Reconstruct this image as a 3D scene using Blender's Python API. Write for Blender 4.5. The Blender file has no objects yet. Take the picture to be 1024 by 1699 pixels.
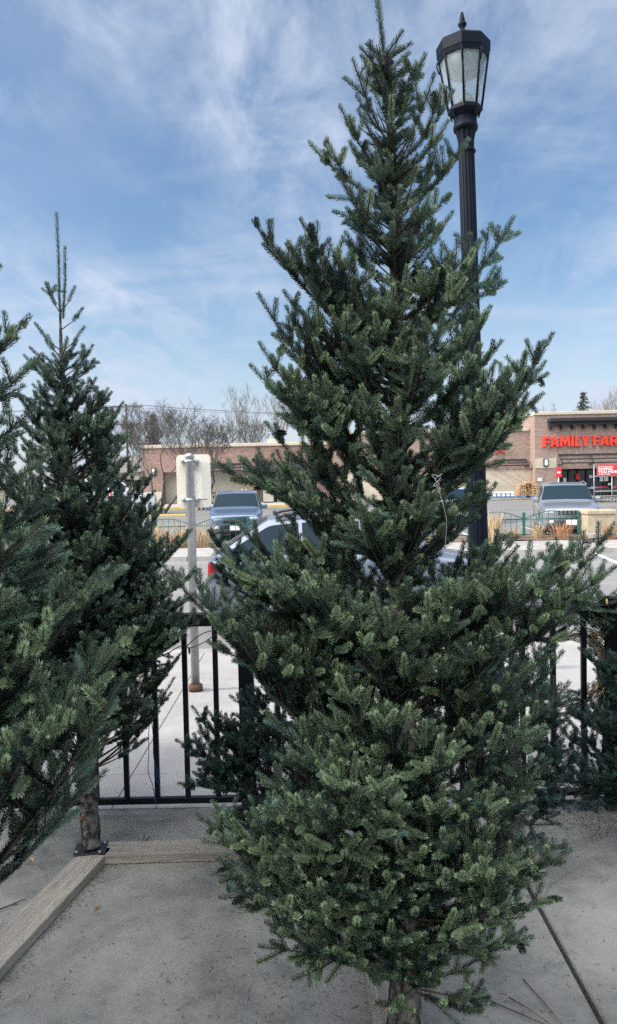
import bpy, math, random
import numpy as np
from mathutils import Vector, Matrix
R = math.radians
random.seed(7); rng = np.random.default_rng(7)
scn = bpy.context.scene
COL = scn.collection

# ---------------------------------------------------------------- camera
PW, PH, F = 1024.0, 1699.0, 1280.0
PITCH, ROLL, CH = R(2.35), R(1.2), 1.8
_f = Vector((0, math.cos(PITCH), -math.sin(PITCH)))
_r0 = Vector((1, 0, 0)); _u0 = Vector((0, math.sin(PITCH), math.cos(PITCH)))
_r = _r0*math.cos(ROLL) - _u0*math.sin(ROLL)
_u = _u0*math.cos(ROLL) + _r0*math.sin(ROLL)
CAM = Vector((0, 0, CH))
cam = bpy.data.cameras.new('camera'); cam_o = bpy.data.objects.new('camera', cam); COL.objects.link(cam_o)
m = Matrix.Identity(4)
for i in range(3):
    m[i][0] = _r[i]; m[i][1] = _u[i]; m[i][2] = -_f[i]; m[i][3] = CAM[i]
cam_o.matrix_world = m
cam.sensor_fit = 'VERTICAL'; cam.sensor_height = 24.0; cam.lens = F/PH*24.0
cam.clip_end = 3000; cam.clip_start = 0.05
cam.dof.use_dof = False
scn.camera = cam_o

def ray(px, py):
    return _f + _r*((px-PW/2)/F) + _u*((PH/2-py)/F)
def at(px, py, Y):
    d = ray(px, py); return CAM + d*(Y/d.y)
def gp(px, py, z=0.0):
    d = ray(px, py); return CAM + d*((z-CH)/d.z)

# ---------------------------------------------------------------- light
SUN_EL, SUN_AZ = 30.0, 9.0          # the sun stands to the left, light travels towards +X and a little +Y
ldir = Vector((math.cos(R(SUN_AZ))*math.cos(R(SUN_EL)), math.sin(R(SUN_AZ))*math.cos(R(SUN_EL)), -math.sin(R(SUN_EL))))
sun = bpy.data.lights.new('sun', 'SUN'); sun.energy = 2.5; sun.angle = R(1.5); sun.color = (1.0, 0.93, 0.84)
sun_o = bpy.data.objects.new('sun', sun); COL.objects.link(sun_o)
sun_o.rotation_euler = ldir.to_track_quat('-Z', 'Y').to_euler()
w = bpy.data.worlds.new('World'); scn.world = w; w.use_nodes = True
nt = w.node_tree; nt.nodes.clear()
def N(nt, t, **k):
    n = nt.nodes.new(t)
    for a, b in k.items(): setattr(n, a, b)
    return n
wo = N(nt, 'ShaderNodeOutputWorld'); bg = N(nt, 'ShaderNodeBackground'); bg.inputs[1].default_value = 0.068
sky = N(nt, 'ShaderNodeTexSky', sky_type='NISHITA', sun_disc=False, sun_elevation=R(SUN_EL))
sky.sun_rotation = math.atan2(-ldir.x, -ldir.y)
sky.air_density = 1.0; sky.dust_density = 0.6; sky.ozone_density = 1.6
tc = N(nt, 'ShaderNodeTexCoord'); sp = N(nt, 'ShaderNodeSeparateXYZ'); nt.links.new(tc.outputs['Generated'], sp.inputs[0])
def M_(nt, op, a, b=None, c=None, clamp=False):
    n = N(nt, 'ShaderNodeMath', operation=op); n.use_clamp = clamp
    for i, v in enumerate((a, b, c)):
        if v is None: continue
        if isinstance(v, (int, float)): n.inputs[i].default_value = v
        else: nt.links.new(v, n.inputs[i])
    return n.outputs[0]
def ramp(nt, fac, stops, interp='LINEAR'):
    n = N(nt, 'ShaderNodeValToRGB'); n.color_ramp.interpolation = interp
    e = n.color_ramp.elements
    while len(e) < len(stops): e.new(0.5)
    for i, (p, c) in enumerate(stops):
        e[i].position = p; e[i].color = c if len(c) == 4 else (*c, 1)
    nt.links.new(fac, n.inputs[0]); return n.outputs[0]
def noise(nt, vec, scale, detail=4, rough=0.5, dist=0.0, out=0):
    n = N(nt, 'ShaderNodeTexNoise'); n.inputs['Scale'].default_value = scale; n.inputs['Detail'].default_value = detail
    n.inputs['Roughness'].default_value = rough; n.inputs['Distortion'].default_value = dist
    if vec is not None: nt.links.new(vec, n.inputs['Vector'])
    return n.outputs[out]
def mapping(nt, vec, scale=(1, 1, 1), rot=(0, 0, 0), loc=(0, 0, 0)):
    n = N(nt, 'ShaderNodeMapping'); n.inputs['Scale'].default_value = scale; n.inputs['Rotation'].default_value = rot
    n.inputs['Location'].default_value = loc; nt.links.new(vec, n.inputs[0]); return n.outputs[0]
def mixc(nt, fac, a, b, typ='MIX'):
    n = N(nt, 'ShaderNodeMix', data_type='RGBA', blend_type=typ)
    for s, v in ((0, fac), (6, a), (7, b)):
        if isinstance(v, (int, float)): n.inputs[s].default_value = v
        elif isinstance(v, tuple): n.inputs[s].default_value = v if len(v) == 4 else (*v, 1)
        else: nt.links.new(v, n.inputs[s])
    return n.outputs[2]
zz = M_(nt, 'ADD', M_(nt, 'MAXIMUM', sp.outputs[2], 0.0), 0.22)
cx = M_(nt, 'DIVIDE', sp.outputs[0], zz); cy = M_(nt, 'DIVIDE', sp.outputs[1], zz)
cb = N(nt, 'ShaderNodeCombineXYZ'); nt.links.new(cx, cb.inputs[0]); nt.links.new(cy, cb.inputs[1])
v1 = mapping(nt, cb.outputs[0], (1.0, 0.62, 1), (0, 0, R(28)), (3.1, 1.7, 0))
big = noise(nt, v1, 1.05, 6, 0.58, 0.3)
v2 = mapping(nt, cb.outputs[0], (1.9, 1.0, 1), (0, 0, R(-62)), (0.3, 5.2, 0))
fine = noise(nt, v2, 2.9, 12, 0.66, 0.35)
v3 = mapping(nt, cb.outputs[0], (0.7, 2.6, 1), (0, 0, R(-8)), (1.3, 2.2, 0))
strk = noise(nt, v3, 1.15, 7, 0.55, 0.5)
c1 = ramp(nt, big, [(0.38, (0, 0, 0)), (0.62, (1, 1, 1))])
c2 = ramp(nt, fine, [(0.41, (0.12,)*3), (0.64, (1, 1, 1))])
c3 = ramp(nt, strk, [(0.5, (0, 0, 0)), (0.74, (1, 1, 1))])
cl = M_(nt, 'ADD', M_(nt, 'MULTIPLY', c1, c2), M_(nt, 'MULTIPLY', c3, 0.55), clamp=True)
hz = ramp(nt, sp.outputs[2], [(0.0, (0.46,)*3), (0.16, (0.10,)*3), (0.4, (0.0,)*3)])
vl = ramp(nt, noise(nt, mapping(nt, cb.outputs[0], (0.8, 0.8, 1), (0, 0, 0), (7.3, 0.4, 0)), 0.9, 3, 0.5), [(0.38, (0.03,)*3), (0.62, (0.26,)*3)])
cl = M_(nt, 'ADD', M_(nt, 'ADD', M_(nt, 'MULTIPLY', cl, 0.72), vl), hz, clamp=True)
sk = N(nt, 'ShaderNodeHueSaturation'); sk.inputs['Saturation'].default_value = 1.20; sk.inputs['Value'].default_value = 1.26
nt.links.new(sky.outputs[0], sk.inputs['Color'])
skc = mixc(nt, cl, sk.outputs[0], (5.3, 6.0, 7.3, 1))
# unseen bright patch of sky high behind the camera, added to fill the shade
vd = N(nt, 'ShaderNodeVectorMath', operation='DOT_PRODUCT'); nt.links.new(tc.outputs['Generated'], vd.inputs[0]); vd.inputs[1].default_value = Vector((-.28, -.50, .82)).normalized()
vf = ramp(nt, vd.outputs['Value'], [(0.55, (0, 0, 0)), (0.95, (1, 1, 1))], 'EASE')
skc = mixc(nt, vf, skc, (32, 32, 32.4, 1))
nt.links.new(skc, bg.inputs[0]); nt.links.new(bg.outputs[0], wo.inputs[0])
scn.view_settings.view_transform = 'Standard'; scn.view_settings.look = 'None'
scn.view_settings.exposure = 0.9; scn.view_settings.gamma = 1.0
scn.cycles.use_denoising = False; scn.cycles.use_adaptive_sampling = False; scn.cycles.sample_clamp_indirect = 4.0
w.cycles.sampling_method = 'MANUAL'; w.cycles.sample_map_resolution = 1024
scn.cycles.max_bounces = 6; scn.cycles.diffuse_bounces = 3; scn.cycles.transparent_max_bounces = 8

# ---------------------------------------------------------------- helpers
def tag(o, label=None, cat=None, group=None, kind=None):
    if label: o['label'] = label
    if cat: o['category'] = cat
    if group: o['group'] = group
    if kind: o['kind'] = kind
    return o
def thing(name, label, cat, loc=(0, 0, 0), rz=0.0, group=None):
    o = bpy.data.objects.new(name, None); COL.objects.link(o)
    o.location = loc; o.rotation_euler = (0, 0, rz); o.empty_display_size = 0.1
    return tag(o, label, cat, group)
def copy_tree(o, parent=None):
    c = o.copy(); COL.objects.link(c); c.parent = parent
    for ch in list(o.children): copy_tree(ch, c)
    return c
class MB:
    def __init__(s): s.v = []; s.f = []; s.m = []; s.sm = []
    def add(s, vs, fs, mi=0, smooth=False):
        b = len(s.v); s.v += [tuple(v) for v in vs]
        for f in fs: s.f.append(tuple(b+i for i in f)); s.m.append(mi); s.sm.append(smooth)
        return s
    def box(s, x0, x1, y0, y1, z0, z1, mi=0, M=None):
        vs = [Vector((x, y, z)) for z in (z0, z1) for y in (y0, y1) for x in (x0, x1)]
        if M is not None: vs = [M @ v for v in vs]
        return s.add(vs, [(0, 2, 3, 1), (4, 5, 7, 6), (0, 1, 5, 4), (1, 3, 7, 5), (3, 2, 6, 7), (2, 0, 4, 6)], mi)
    def cbox(s, cx, cy, cz, sx, sy, sz, mi=0, M=None):
        return s.box(cx-sx/2, cx+sx/2, cy-sy/2, cy+sy/2, cz-sz/2, cz+sz/2, mi, M)
    def bbox(s, x0, x1, y0, y1, z0, z1, b=0.01, mi=0, M=None):
        # box with chamfered edges
        vs = []; 
        for (z, ins) in ((z0, b), (z0+b, 0), (z1-b, 0), (z1, b)):
            a0, a1, b0, b1 = x0+ins, x1-ins, y0+ins, y1-ins
            c = b
            vs += [(a0+c, b0, z), (a1-c, b0, z), (a1, b0+c, z), (a1, b1-c, z), (a1-c, b1, z), (a0+c, b1, z), (a0, b1-c, z), (a0, b0+c, z)]
        vs = [Vector(v) for v in vs]
        if M is not None: vs = [M @ v for v in vs]
        fs = [tuple(range(7, -1, -1)), tuple(range(24, 32))]
        for k in range(3):
            for i in range(8):
                j = (i+1) % 8; fs.append((k*8+i, k*8+j, (k+1)*8+j, (k+1)*8+i))
        return s.add(vs, fs, mi)
    def tube(s, pts, rad, n=6, mi=0, smooth=True, cap=True):
        pts = [Vector(p) for p in pts]
        if isinstance(rad, (int, float)): rad = [rad]*len(pts)
        vs = []; fs = []; ref = None
        for i, p in enumerate(pts):
            a = pts[max(i-1, 0)]; b = pts[min(i+1, len(pts)-1)]
            d = (b-a).normalized()
            if ref is None:
                ref = d.orthogonal().normalized()
            else:
                ref = (ref - d*ref.dot(d)); ref = ref.normalized() if ref.length > 1e-6 else d.orthogonal().normalized()
            q = d.cross(ref)
            for k in range(n):
                t = 2*math.pi*k/n
                vs.append(p + (ref*math.cos(t) + q*math.sin(t))*rad[i])
        for i in range(len(pts)-1):
            for k in range(n):
                j = (k+1) % n; fs.append((i*n+k, i*n+j, (i+1)*n+j, (i+1)*n+k))
        s.add(vs, fs, mi, smooth)
        if cap:
            b = len(s.v)-len(vs)
            s.f.append(tuple(b+k for k in range(n-1, -1, -1))); s.m.append(mi); s.sm.append(False)
            b2 = b+(len(pts)-1)*n
            s.f.append(tuple(b2+k for k in range(n))); s.m.append(mi); s.sm.append(False)
        return s
    def lathe(s, prof, n=16, c=(0, 0, 0), mi=0, smooth=True, ph=0.0, M=None):
        vs = []; fs = []
        for (r, z) in prof:
            for k in range(n):
                t = 2*math.pi*k/n + ph
                v = Vector((c[0]+r*math.cos(t), c[1]+r*math.sin(t), c[2]+z))
                vs.append(M @ v if M is not None else v)
        for i in range(len(prof)-1):
            for k in range(n):
                j = (k+1) % n; fs.append((i*n+k, i*n+j, (i+1)*n+j, (i+1)*n+k))
        fs.append(tuple(range(n-1, -1, -1))); L = (len(prof)-1)*n; fs.append(tuple(L+k for k in range(n)))
        return s.add(vs, fs, mi, smooth)
    def build(s, name, mats, parent=None, loc=None):
        me = bpy.data.meshes.new(name); me.from_pydata(s.v, [], s.f)
        if not isinstance(mats, (list, tuple)): mats = [mats]
        for mm in mats: me.materials.append(mm)
        me.polygons.foreach_set('material_index', s.m); me.polygons.foreach_set('use_smooth', s.sm)
        me.update()
        o = bpy.data.objects.new(name, me); COL.objects.link(o)
        if parent is not None: o.parent = parent
        if loc is not None: o.location = loc
        return o
def npmesh(name, V, Fq, mats, parent=None, attrs=None, mi=None, smooth=False):
    me = bpy.data.meshes.new(name); k = Fq.shape[1]
    me.vertices.add(len(V)); me.vertices.foreach_set('co', V.astype(np.float32).ravel())
    me.loops.add(Fq.size); me.loops.foreach_set('vertex_index', Fq.astype(np.int32).ravel())
    me.polygons.add(len(Fq)); me.polygons.foreach_set('loop_start', np.arange(0, Fq.size, k, dtype=np.int32))
    me.polygons.foreach_set('loop_total', np.full(len(Fq), k, dtype=np.int32))
    for mm in mats: me.materials.append(mm)
    if mi is not None: me.polygons.foreach_set('material_index', mi.astype(np.int32))
    if smooth: me.polygons.foreach_set('use_smooth', np.ones(len(Fq), dtype=bool))
    if attrs:
        for nm, arr in attrs.items():
            a = me.attributes.new(nm, 'FLOAT', 'FACE'); a.data.foreach_set('value', arr.astype(np.float32))
    me.update(calc_edges=True)
    o = bpy.data.objects.new(name, me); COL.objects.link(o)
    if parent is not None: o.parent = parent
    return o

# ---------------------------------------------------------------- materials
def mat(name, col, rough=0.6, metal=0.0, spec=0.5, coat=0.0):
    m = bpy.data.materials.new(name); m.use_nodes = True
    b = m.node_tree.nodes['Principled BSDF']
    b.inputs['Base Color'].default_value = (*col, 1); b.inputs['Roughness'].default_value = rough
    b.inputs['Metallic'].default_value = metal; b.inputs['Specular IOR Level'].default_value = spec
    b.inputs['Coat Weight'].default_value = coat
    return m
def nmat(name, c1, c2, scale=5, rough=0.7, metal=0.0, detail=5, bump=0.0, bscale=None, stretch=(1, 1, 1), lo=0.35, hi=0.65, coords='Object', spec=0.5, bdist=0.01):
    m = mat(name, c1, rough, metal, spec); t = m.node_tree; b = t.nodes['Principled BSDF']
    tc = N(t, 'ShaderNodeTexCoord'); v = mapping(t, tc.outputs[coords], stretch)
    f = noise(t, v, scale, detail, 0.6)
    t.links.new(ramp(t, f, [(lo, c1), (hi, c2)]), b.inputs['Base Color'])
    if bump:
        bp = N(t, 'ShaderNodeBump'); bp.inputs['Strength'].default_value = bump; bp.inputs['Distance'].default_value = bdist
        t.links.new(noise(t, v, bscale or scale*4, 6, 0.65), bp.inputs['Height']); t.links.new(bp.outputs[0], b.inputs['Normal'])
    return m
def concrete(name, base, dark, light, speck=0.10):
    m = mat(name, base, 0.88, 0, 0.25); t = m.node_tree; b = t.nodes['Principled BSDF']
    tc = N(t, 'ShaderNodeTexCoord'); v = tc.outputs['Object']
    big = noise(t, v, 1.1, 7, 0.68, 0.6); mid = noise(t, v, 7.0, 7, 0.7, 0.2); fin = noise(t, v, 90, 4, 0.7)
    c = ramp(t, big, [(0.3, dark), (0.5, base), (0.72, light)])
    c = mixc(t, M_(t, 'MULTIPLY', ramp(t, mid, [(0.42, (0, 0, 0)), (0.66, (1, 1, 1))]), 0.45), c, light)
    c = mixc(t, M_(t, 'MULTIPLY', ramp(t, mid, [(0.30, (1, 1, 1)), (0.44, (0, 0, 0))]), 0.5), c, dark)
    sc = noise(t, mapping(t, v, (1, 6, 1), (0, 0, R(32))), 14, 5, 0.7)      # trowel and scuff marks
    c = mixc(t, M_(t, 'MULTIPLY', ramp(t, sc, [(0.66, (0, 0, 0)), (0.76, (1, 1, 1))]), 0.30), c, light)
    c = mixc(t, ramp(t, fin, [(0.34, (speck,)*3), (0.46, (0, 0, 0))]), c, tuple(x*0.45 for x in base))
    vo = N(t, 'ShaderNodeTexVoronoi'); vo.inputs['Scale'].default_value = 26; t.links.new(v, vo.inputs['Vector'])
    c = mixc(t, ramp(t, vo.outputs['Distance'], [(0.02, (0.0,)*3), (0.05, (0, 0, 0))]), c, tuple(x*0.4 for x in base))
    t.links.new(c, b.inputs['Base Color'])
    bp = N(t, 'ShaderNodeBump'); bp.inputs['Strength'].default_value = 0.35; bp.inputs['Distance'].default_value = 0.004
    t.links.new(M_(t, 'ADD', fin, mid), bp.inputs['Height']); t.links.new(bp.outputs[0], b.inputs['Normal'])
    return m
def cracks(m, sc, width, strength, dark, seed=0.0):
    # thin wandering cracks, only in some patches
    t = m.node_tree; b = t.nodes['Principled BSDF']; src = b.inputs['Base Color'].links[0].from_socket
    tc = N(t, 'ShaderNodeTexCoord'); v = mapping(t, tc.outputs['Object'], (1, 1, 1), (0, 0, 0.4), (seed, seed*2, 0))
    wv = N(t, 'ShaderNodeVectorMath', operation='ADD'); t.links.new(v, wv.inputs[0])
    nz = N(t, 'ShaderNodeVectorMath', operation='SCALE'); nz.inputs['Scale'].default_value = 0.35/sc; t.links.new(noise(t, v, sc*3, 5, 0.7, 0, 1), nz.inputs[0]); t.links.new(nz.outputs[0], wv.inputs[1])
    vo = N(t, 'ShaderNodeTexVoronoi', feature='DISTANCE_TO_EDGE'); vo.inputs['Scale'].default_value = sc; t.links.new(wv.outputs[0], vo.inputs['Vector'])
    ln = ramp(t, vo.outputs['Distance'], [(0.0, (1, 1, 1)), (width, (0, 0, 0))]); mk = ramp(t, noise(t, v, sc*0.6, 2, 0.5), [(0.50, (0, 0, 0)), (0.58, (1, 1, 1))])
    t.links.new(mixc(t, M_(t, 'MULTIPLY', M_(t, 'MULTIPLY', ln, mk), strength), src, dark), b.inputs['Base Color'])
def brick(name, c1, c2, mortar, sc=1.0):
    m = mat(name, c1, 0.9, 0, 0.2); t = m.node_tree; b = t.nodes['Principled BSDF']
    tc = N(t, 'ShaderNodeTexCoord'); sx = N(t, 'ShaderNodeSeparateXYZ'); t.links.new(tc.outputs['Object'], sx.inputs[0])
    cmb = N(t, 'ShaderNodeCombineXYZ'); t.links.new(M_(t, 'ADD', sx.outputs[0], sx.outputs[1]), cmb.inputs[0]); t.links.new(sx.outputs[2], cmb.inputs[1])
    br = N(t, 'ShaderNodeTexBrick'); t.links.new(cmb.outputs[0], br.inputs['Vector'])
    br.inputs['Scale'].default_value = 1.0; br.inputs['Brick Width'].default_value = 0.30*sc; br.inputs['Row Height'].default_value = 0.10*sc
    br.inputs['Mortar Size'].default_value = 0.009; br.inputs['Color1'].default_value = (*c1, 1); br.inputs['Color2'].default_value = (*c2, 1)
    br.inputs['Mortar'].default_value = (*mortar, 1)
    n = noise(t, mapping(t, cmb.outputs[0], (1, 2.5, 1)), 3.0, 5, 0.8)
    t.links.new(mixc(t, 0.55, br.outputs[0], ramp(t, n, [(0.35, tuple(x*0.45 for x in c1)), (0.7, tuple(min(1, x*1.6) for x in c2))])), b.inputs['Base Color'])
    return m
def wood(name, c1, c2, axis=0):
    m = mat(name, c1, 0.75, 0, 0.25); t = m.node_tree; b = t.nodes['Principled BSDF']
    tc = N(t, 'ShaderNodeTexCoord'); s = [22, 22, 22]; s[axis] = 1.2
    v = mapping(t, tc.outputs['Object'], tuple(s))
    n1 = noise(t, v, 1.6, 6, 0.6, 1.2); n2 = noise(t, v, 7, 4, 0.7)
    n3 = noise(t, tc.outputs['Object'], 3.0, 4, 0.6)
    c = ramp(t, n1, [(0.3, c1), (0.7, c2)])
    c = mixc(t, ramp(t, n2, [(0.35, (0.6,)*3), (0.5, (0, 0, 0))]), c, tuple(x*0.5 for x in c1))
    c = mixc(t, ramp(t, n3, [(0.5, (0, 0, 0)), (0.7, (0.5,)*3)]), c, (0.25, 0.24, 0.23))
    t.links.new(c, b.inputs['Base Color'])
    bp = N(t, 'ShaderNodeBump'); bp.inputs['Strength'].default_value = 0.4; bp.inputs['Distance'].default_value = 0.003
    t.links.new(n2, bp.inputs['Height']); t.links.new(bp.outputs[0], b.inputs['Normal'])
    return m
def needle_mat(name, dark, mid, tip, under):
    m = mat(name, mid, 0.48, 0, 0.30); t = m.node_tree; b = t.nodes['Principled BSDF']
    at_ = N(t, 'ShaderNodeAttribute', attribute_name='tint'); geo = N(t, 'ShaderNodeNewGeometry')
    tc = N(t, 'ShaderNodeTexCoord')
    c = ramp(t, at_.outputs['Fac'], [(0.0, dark), (0.48, mid), (0.95, tip)])
    n = noise(t, tc.outputs['Object'], 6, 3, 0.6)
    c = mixc(t, ramp(t, n, [(0.35, (0.55,)*3), (0.65, (0, 0, 0))]), c, tuple(x*1.0 for x in (dark[0]*0.9, dark[1]*0.95, dark[2]*1.25)))
    c = mixc(t, M_(t, 'MULTIPLY', geo.outputs['Backfacing'], 0.60), c, under)
    t.links.new(c, b.inputs['Base Color'])
    tr = N(t, 'ShaderNodeBsdfTranslucent'); t.links.new(c, tr.inputs[0])
    mx = N(t, 'ShaderNodeMixShader'); mx.inputs[0].default_value = 0.03
    t.links.new(b.outputs[0], mx.inputs[1]); t.links.new(tr.outputs[0], mx.inputs[2])
    t.links.new(mx.outputs[0], t.nodes['Material Output'].inputs[0])
    return m
MT = {}
MT['needle'] = needle_mat('fir_needles', (0.0035, 0.011, 0.0095), (0.010, 0.038, 0.030), (0.300, 0.415, 0.225), (0.22, 0.36, 0.29))
MT['needle_blue'] = needle_mat('fir_needles_bluish', (0.009, 0.025, 0.024), (0.019, 0.050, 0.045), (0.040, 0.085, 0.068), (0.10, 0.165, 0.165))
MT['needle_left'] = needle_mat('fir_needles_deep', (0.004, 0.014, 0.012), (0.016, 0.050, 0.037), (0.220, 0.330, 0.200), (0.20, 0.32, 0.27))
MT['twig'] = nmat('fir_twig', (0.115, 0.080, 0.038), (0.060, 0.048, 0.032), 30, 0.8)
MT['bark'] = nmat('fir_bark', (0.022, 0.020, 0.018), (0.19, 0.18, 0.155), 34, 0.9, bump=1.0, bscale=45, stretch=(1, 1, 0.8), lo=0.42, hi=0.62, bdist=0.014)
MT['cutwood'] = nmat('fresh_cut_wood', (0.18, 0.11, 0.06), (0.28, 0.18, 0.11), 20, 0.7)
MT['slab'] = concrete('old_concrete', (0.212, 0.214, 0.198), (0.105, 0.112, 0.106), (0.345, 0.338, 0.305))
MT['walk'] = concrete('pale_concrete', (0.36, 0.348, 0.338), (0.30, 0.292, 0.282), (0.43, 0.417, 0.405), 0.3)
MT['curb'] = nmat('curb_concrete', (0.30, 0.287, 0.27), (0.42, 0.40, 0.375), 3, 0.9, bump=0.2)
MT['road'] = nmat('road_asphalt', (0.19, 0.187, 0.185), (0.26, 0.255, 0.25), 1.2, 0.9, bump=0.3, bscale=80, stretch=(0.35, 1, 1))
MT['lot'] = nmat('car_park_asphalt', (0.15, 0.147, 0.14), (0.21, 0.205, 0.195), 0.5, 0.9, stretch=(0.4, 1.5, 1))
MT['grassland'] = nmat('winter_ground', (0.16, 0.14, 0.09), (0.12, 0.12, 0.07), 0.08, 0.95)
cracks(MT['slab'], .75, .006, .7, (.07, .07, .065), 3.0); cracks(MT['road'], .35, .012, .75, (.07, .07, .07), 1.0); cracks(MT['lot'], .22, .012, .8, (.05, .05, .05), 5.0)
MT['gap'] = mat('joint_dark', (0.035, 0.035, 0.035), 0.95)
MT['mulch'] = nmat('mulch', (0.10, 0.065, 0.04), (0.24, 0.16, 0.10), 9, 0.95, bump=0.6)
MT['whitepaint'] = nmat('road_paint_white', (0.62, 0.62, 0.62), (0.78, 0.78, 0.76), 6, 0.8)
MT['yellowpaint'] = nmat('road_paint_yellow', (0.50, 0.32, 0.07), (0.60, 0.42, 0.12), 4, 0.8)
MT['blackiron'] = mat('black_powder_coat', (0.004, 0.005, 0.008), 0.45, 0, 0.25)
MT['lampiron'] = nmat('lamp_black_paint', (0.003, 0.006, 0.014), (0.005, 0.010, 0.021), 10, 0.5, spec=0.14)
MT['galv'] = nmat('galvanised_steel', (0.36, 0.38, 0.40), (0.50, 0.52, 0.54), 12, 0.42, 0.75)
MT['signback'] = nmat('sign_back_cream', (0.80, 0.78, 0.67), (0.84, 0.82, 0.72), 5, 0.6)
MT['rust'] = nmat('rusty_collar', (0.07, 0.035, 0.022), (0.11, 0.055, 0.035), 20, 0.85)
MT['green'] = mat('green_fence_paint', (0.012, 0.115, 0.090), 0.45)
MT['board'] = wood('weathered_board', (0.25, 0.22, 0.18), (0.46, 0.42, 0.36), 1)
MT['boardx'] = wood('weathered_board_cross', (0.36, 0.30, 0.24), (0.46, 0.40, 0.33), 0)
MT['tyre'] = mat('tyre_rubber', (0.018, 0.018, 0.019), 0.85)
MT['rim'] = mat('alloy_rim', (0.45, 0.46, 0.48), 0.35, 0.85)
MT['glass'] = mat('car_glass', (0.012, 0.028, 0.042), 0.04, 0.0, 0.10)
MT['dark'] = mat('dark_plastic', (0.02, 0.02, 0.022), 0.6)
MT['chrome'] = mat('chrome', (0.7, 0.7, 0.72), 0.2, 1.0)
MT['lightglass'] = mat('headlight_lens', (0.55, 0.6, 0.66), 0.12, 0.2, 0.8)
MT['red'] = mat('tail_light_red', (0.30, 0.010, 0.012), 0.3)
MT['brick'] = brick('store_brick', (0.25, 0.175, 0.145), (0.35, 0.255, 0.215), (0.38, 0.34, 0.30))
MT['brickred'] = brick('wing_brick', (0.25, 0.155, 0.125), (0.35, 0.23, 0.19), (0.33, 0.28, 0.25))
MT['tan'] = nmat('tan_stucco', (0.50, 0.44, 0.34), (0.56, 0.49, 0.39), 1.2, 0.9)
MT['beige'] = nmat('beige_wall', (0.40, 0.38, 0.31), (0.46, 0.43, 0.35), 0.8, 0.9)
MT['cornice'] = mat('dark_cornice_metal', (0.02, 0.022, 0.026), 0.5)
MT['entry'] = mat('entry_dark_glass', (0.018, 0.022, 0.028), 0.12, 0, 0.7)
MT['redletter'] = mat('red_sign_face', (0.80, 0.055, 0.03), 0.45)
MT['redsign'] = mat('red_banner', (0.72, 0.03, 0.04), 0.55)
MT['white'] = mat('white_paint', (0.75, 0.75, 0.74), 0.6)
MT['greypole'] = mat('grey_steel_pipe', (0.33, 0.34, 0.35), 0.5, 0.5)
MT['bare'] = nmat('bare_tree_bark', (0.065, 0.060, 0.058), (0.11, 0.102, 0.098), 5, 0.9)
MT['bare_pale'] = nmat('pale_bare_bark', (0.13, 0.115, 0.105), (0.19, 0.17, 0.16), 5, 0.9)
MT['farconifer'] = nmat('far_conifer_needles', (0.02, 0.035, 0.022), (0.045, 0.06, 0.04), 3, 0.8)
MT['straw'] = nmat('dry_grass', (0.42, 0.30, 0.16), (0.55, 0.43, 0.27), 8, 0.9)
MT['russet'] = nmat('russet_grass', (0.36, 0.17, 0.09), (0.50, 0.28, 0.17), 8, 0.9)
MT['lime'] = nmat('cast_stone', (0.36, 0.30, 0.21), (0.46, 0.40, 0.30), 6, 0.9, bump=0.4)
MT['firewood'] = nmat('split_firewood', (0.28, 0.14, 0.06), (0.62, 0.40, 0.22), 6, 0.9)
MT['bags'] = nmat('plastic_salt_bags', (0.55, 0.62, 0.72), (0.75, 0.78, 0.80), 2, 0.5)
MT['pallet'] = mat('blue_pallet', (0.10, 0.20, 0.38), 0.8)
MT['twine'] = mat('blue_twine', (0.03, 0.09, 0.26), 0.8)
MT['whitetwine'] = mat('white_twine', (0.42, 0.44, 0.42), 0.7)
MT['leafdry'] = nmat('dry_leaf', (0.20, 0.10, 0.04), (0.30, 0.17, 0.08), 30, 0.8)
MT['redtwig'] = mat('red_brown_twig', (0.09, 0.035, 0.025), 0.7)

# ---------------------------------------------------------------- setting
def struct(o): return tag(o, kind='structure')
mb = MB(); mb.add([(-1500, -300, -0.16), (1500, -300, -0.16), (1500, 2500, -0.16), (-1500, 2500, -0.16)], [(0, 1, 2, 3)])
struct(mb.build('ground', MT['grassland']))
mb = MB(); mb.add([(-60, 22.9, -0.13), (120, 22.9, -0.13), (120, 120, -0.13), (-60, 120, -0.13)], [(0, 1, 2, 3)])
struct(mb.build('car_park', MT['lot']))
mb = MB(); mb.add([(-120, 8.0, -0.135), (150, 8.0, -0.135), (150, 19.3, -0.135), (-120, 19.3, -0.135)], [(0, 1, 2, 3)])
struct(mb.build('road', MT['road']))
# plaza slabs with open joints
J = 0.006
def slabs(name, xs, ys, material, z0, z1, j=J, b=0.006):
    mb = MB()
    for i in range(len(xs)-1):
        for k in range(len(ys)-1):
            mb.bbox(xs[i]+j, xs[i+1]-j, ys[k]+j, ys[k+1]-j, z0, z1, b)
    return struct(mb.build(name, material))
mb = MB(); mb.add([(-30, -12, -0.03), (30, -12, -0.03), (30, 8.1, -0.03), (-30, 8.1, -0.03)], [(0, 1, 2, 3)])
struct(mb.build('joint_bed', MT['gap']))
slabs('plaza', [-9.5, -6.2, -3.9, 0.93, 3.3, 5.7, 8.1], [-9, -6.6, -4.2, -1.8, 0.4, 4.215], MT['slab'], -0.08, 0.0, 0.009)
slabs('pavement', [-11.9, -9.2, -6.5, -3.8, -1.13, 1.74, 4.4, 7.1, 9.8, 12.5], [4.215, 4.72, 6.28, 6.8, 8.12], MT['walk'], -0.08, 0.0, 0.0025, 0.003)
mb = MB(); 
for i in range(-10, 12): mb.bbox(i*3+0.006, i*3+2.994, 8.13, 8.30, -0.2, 0.004, 0.02)
struct(mb.build('near_kerb', MT['curb']))
mb = MB()
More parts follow.
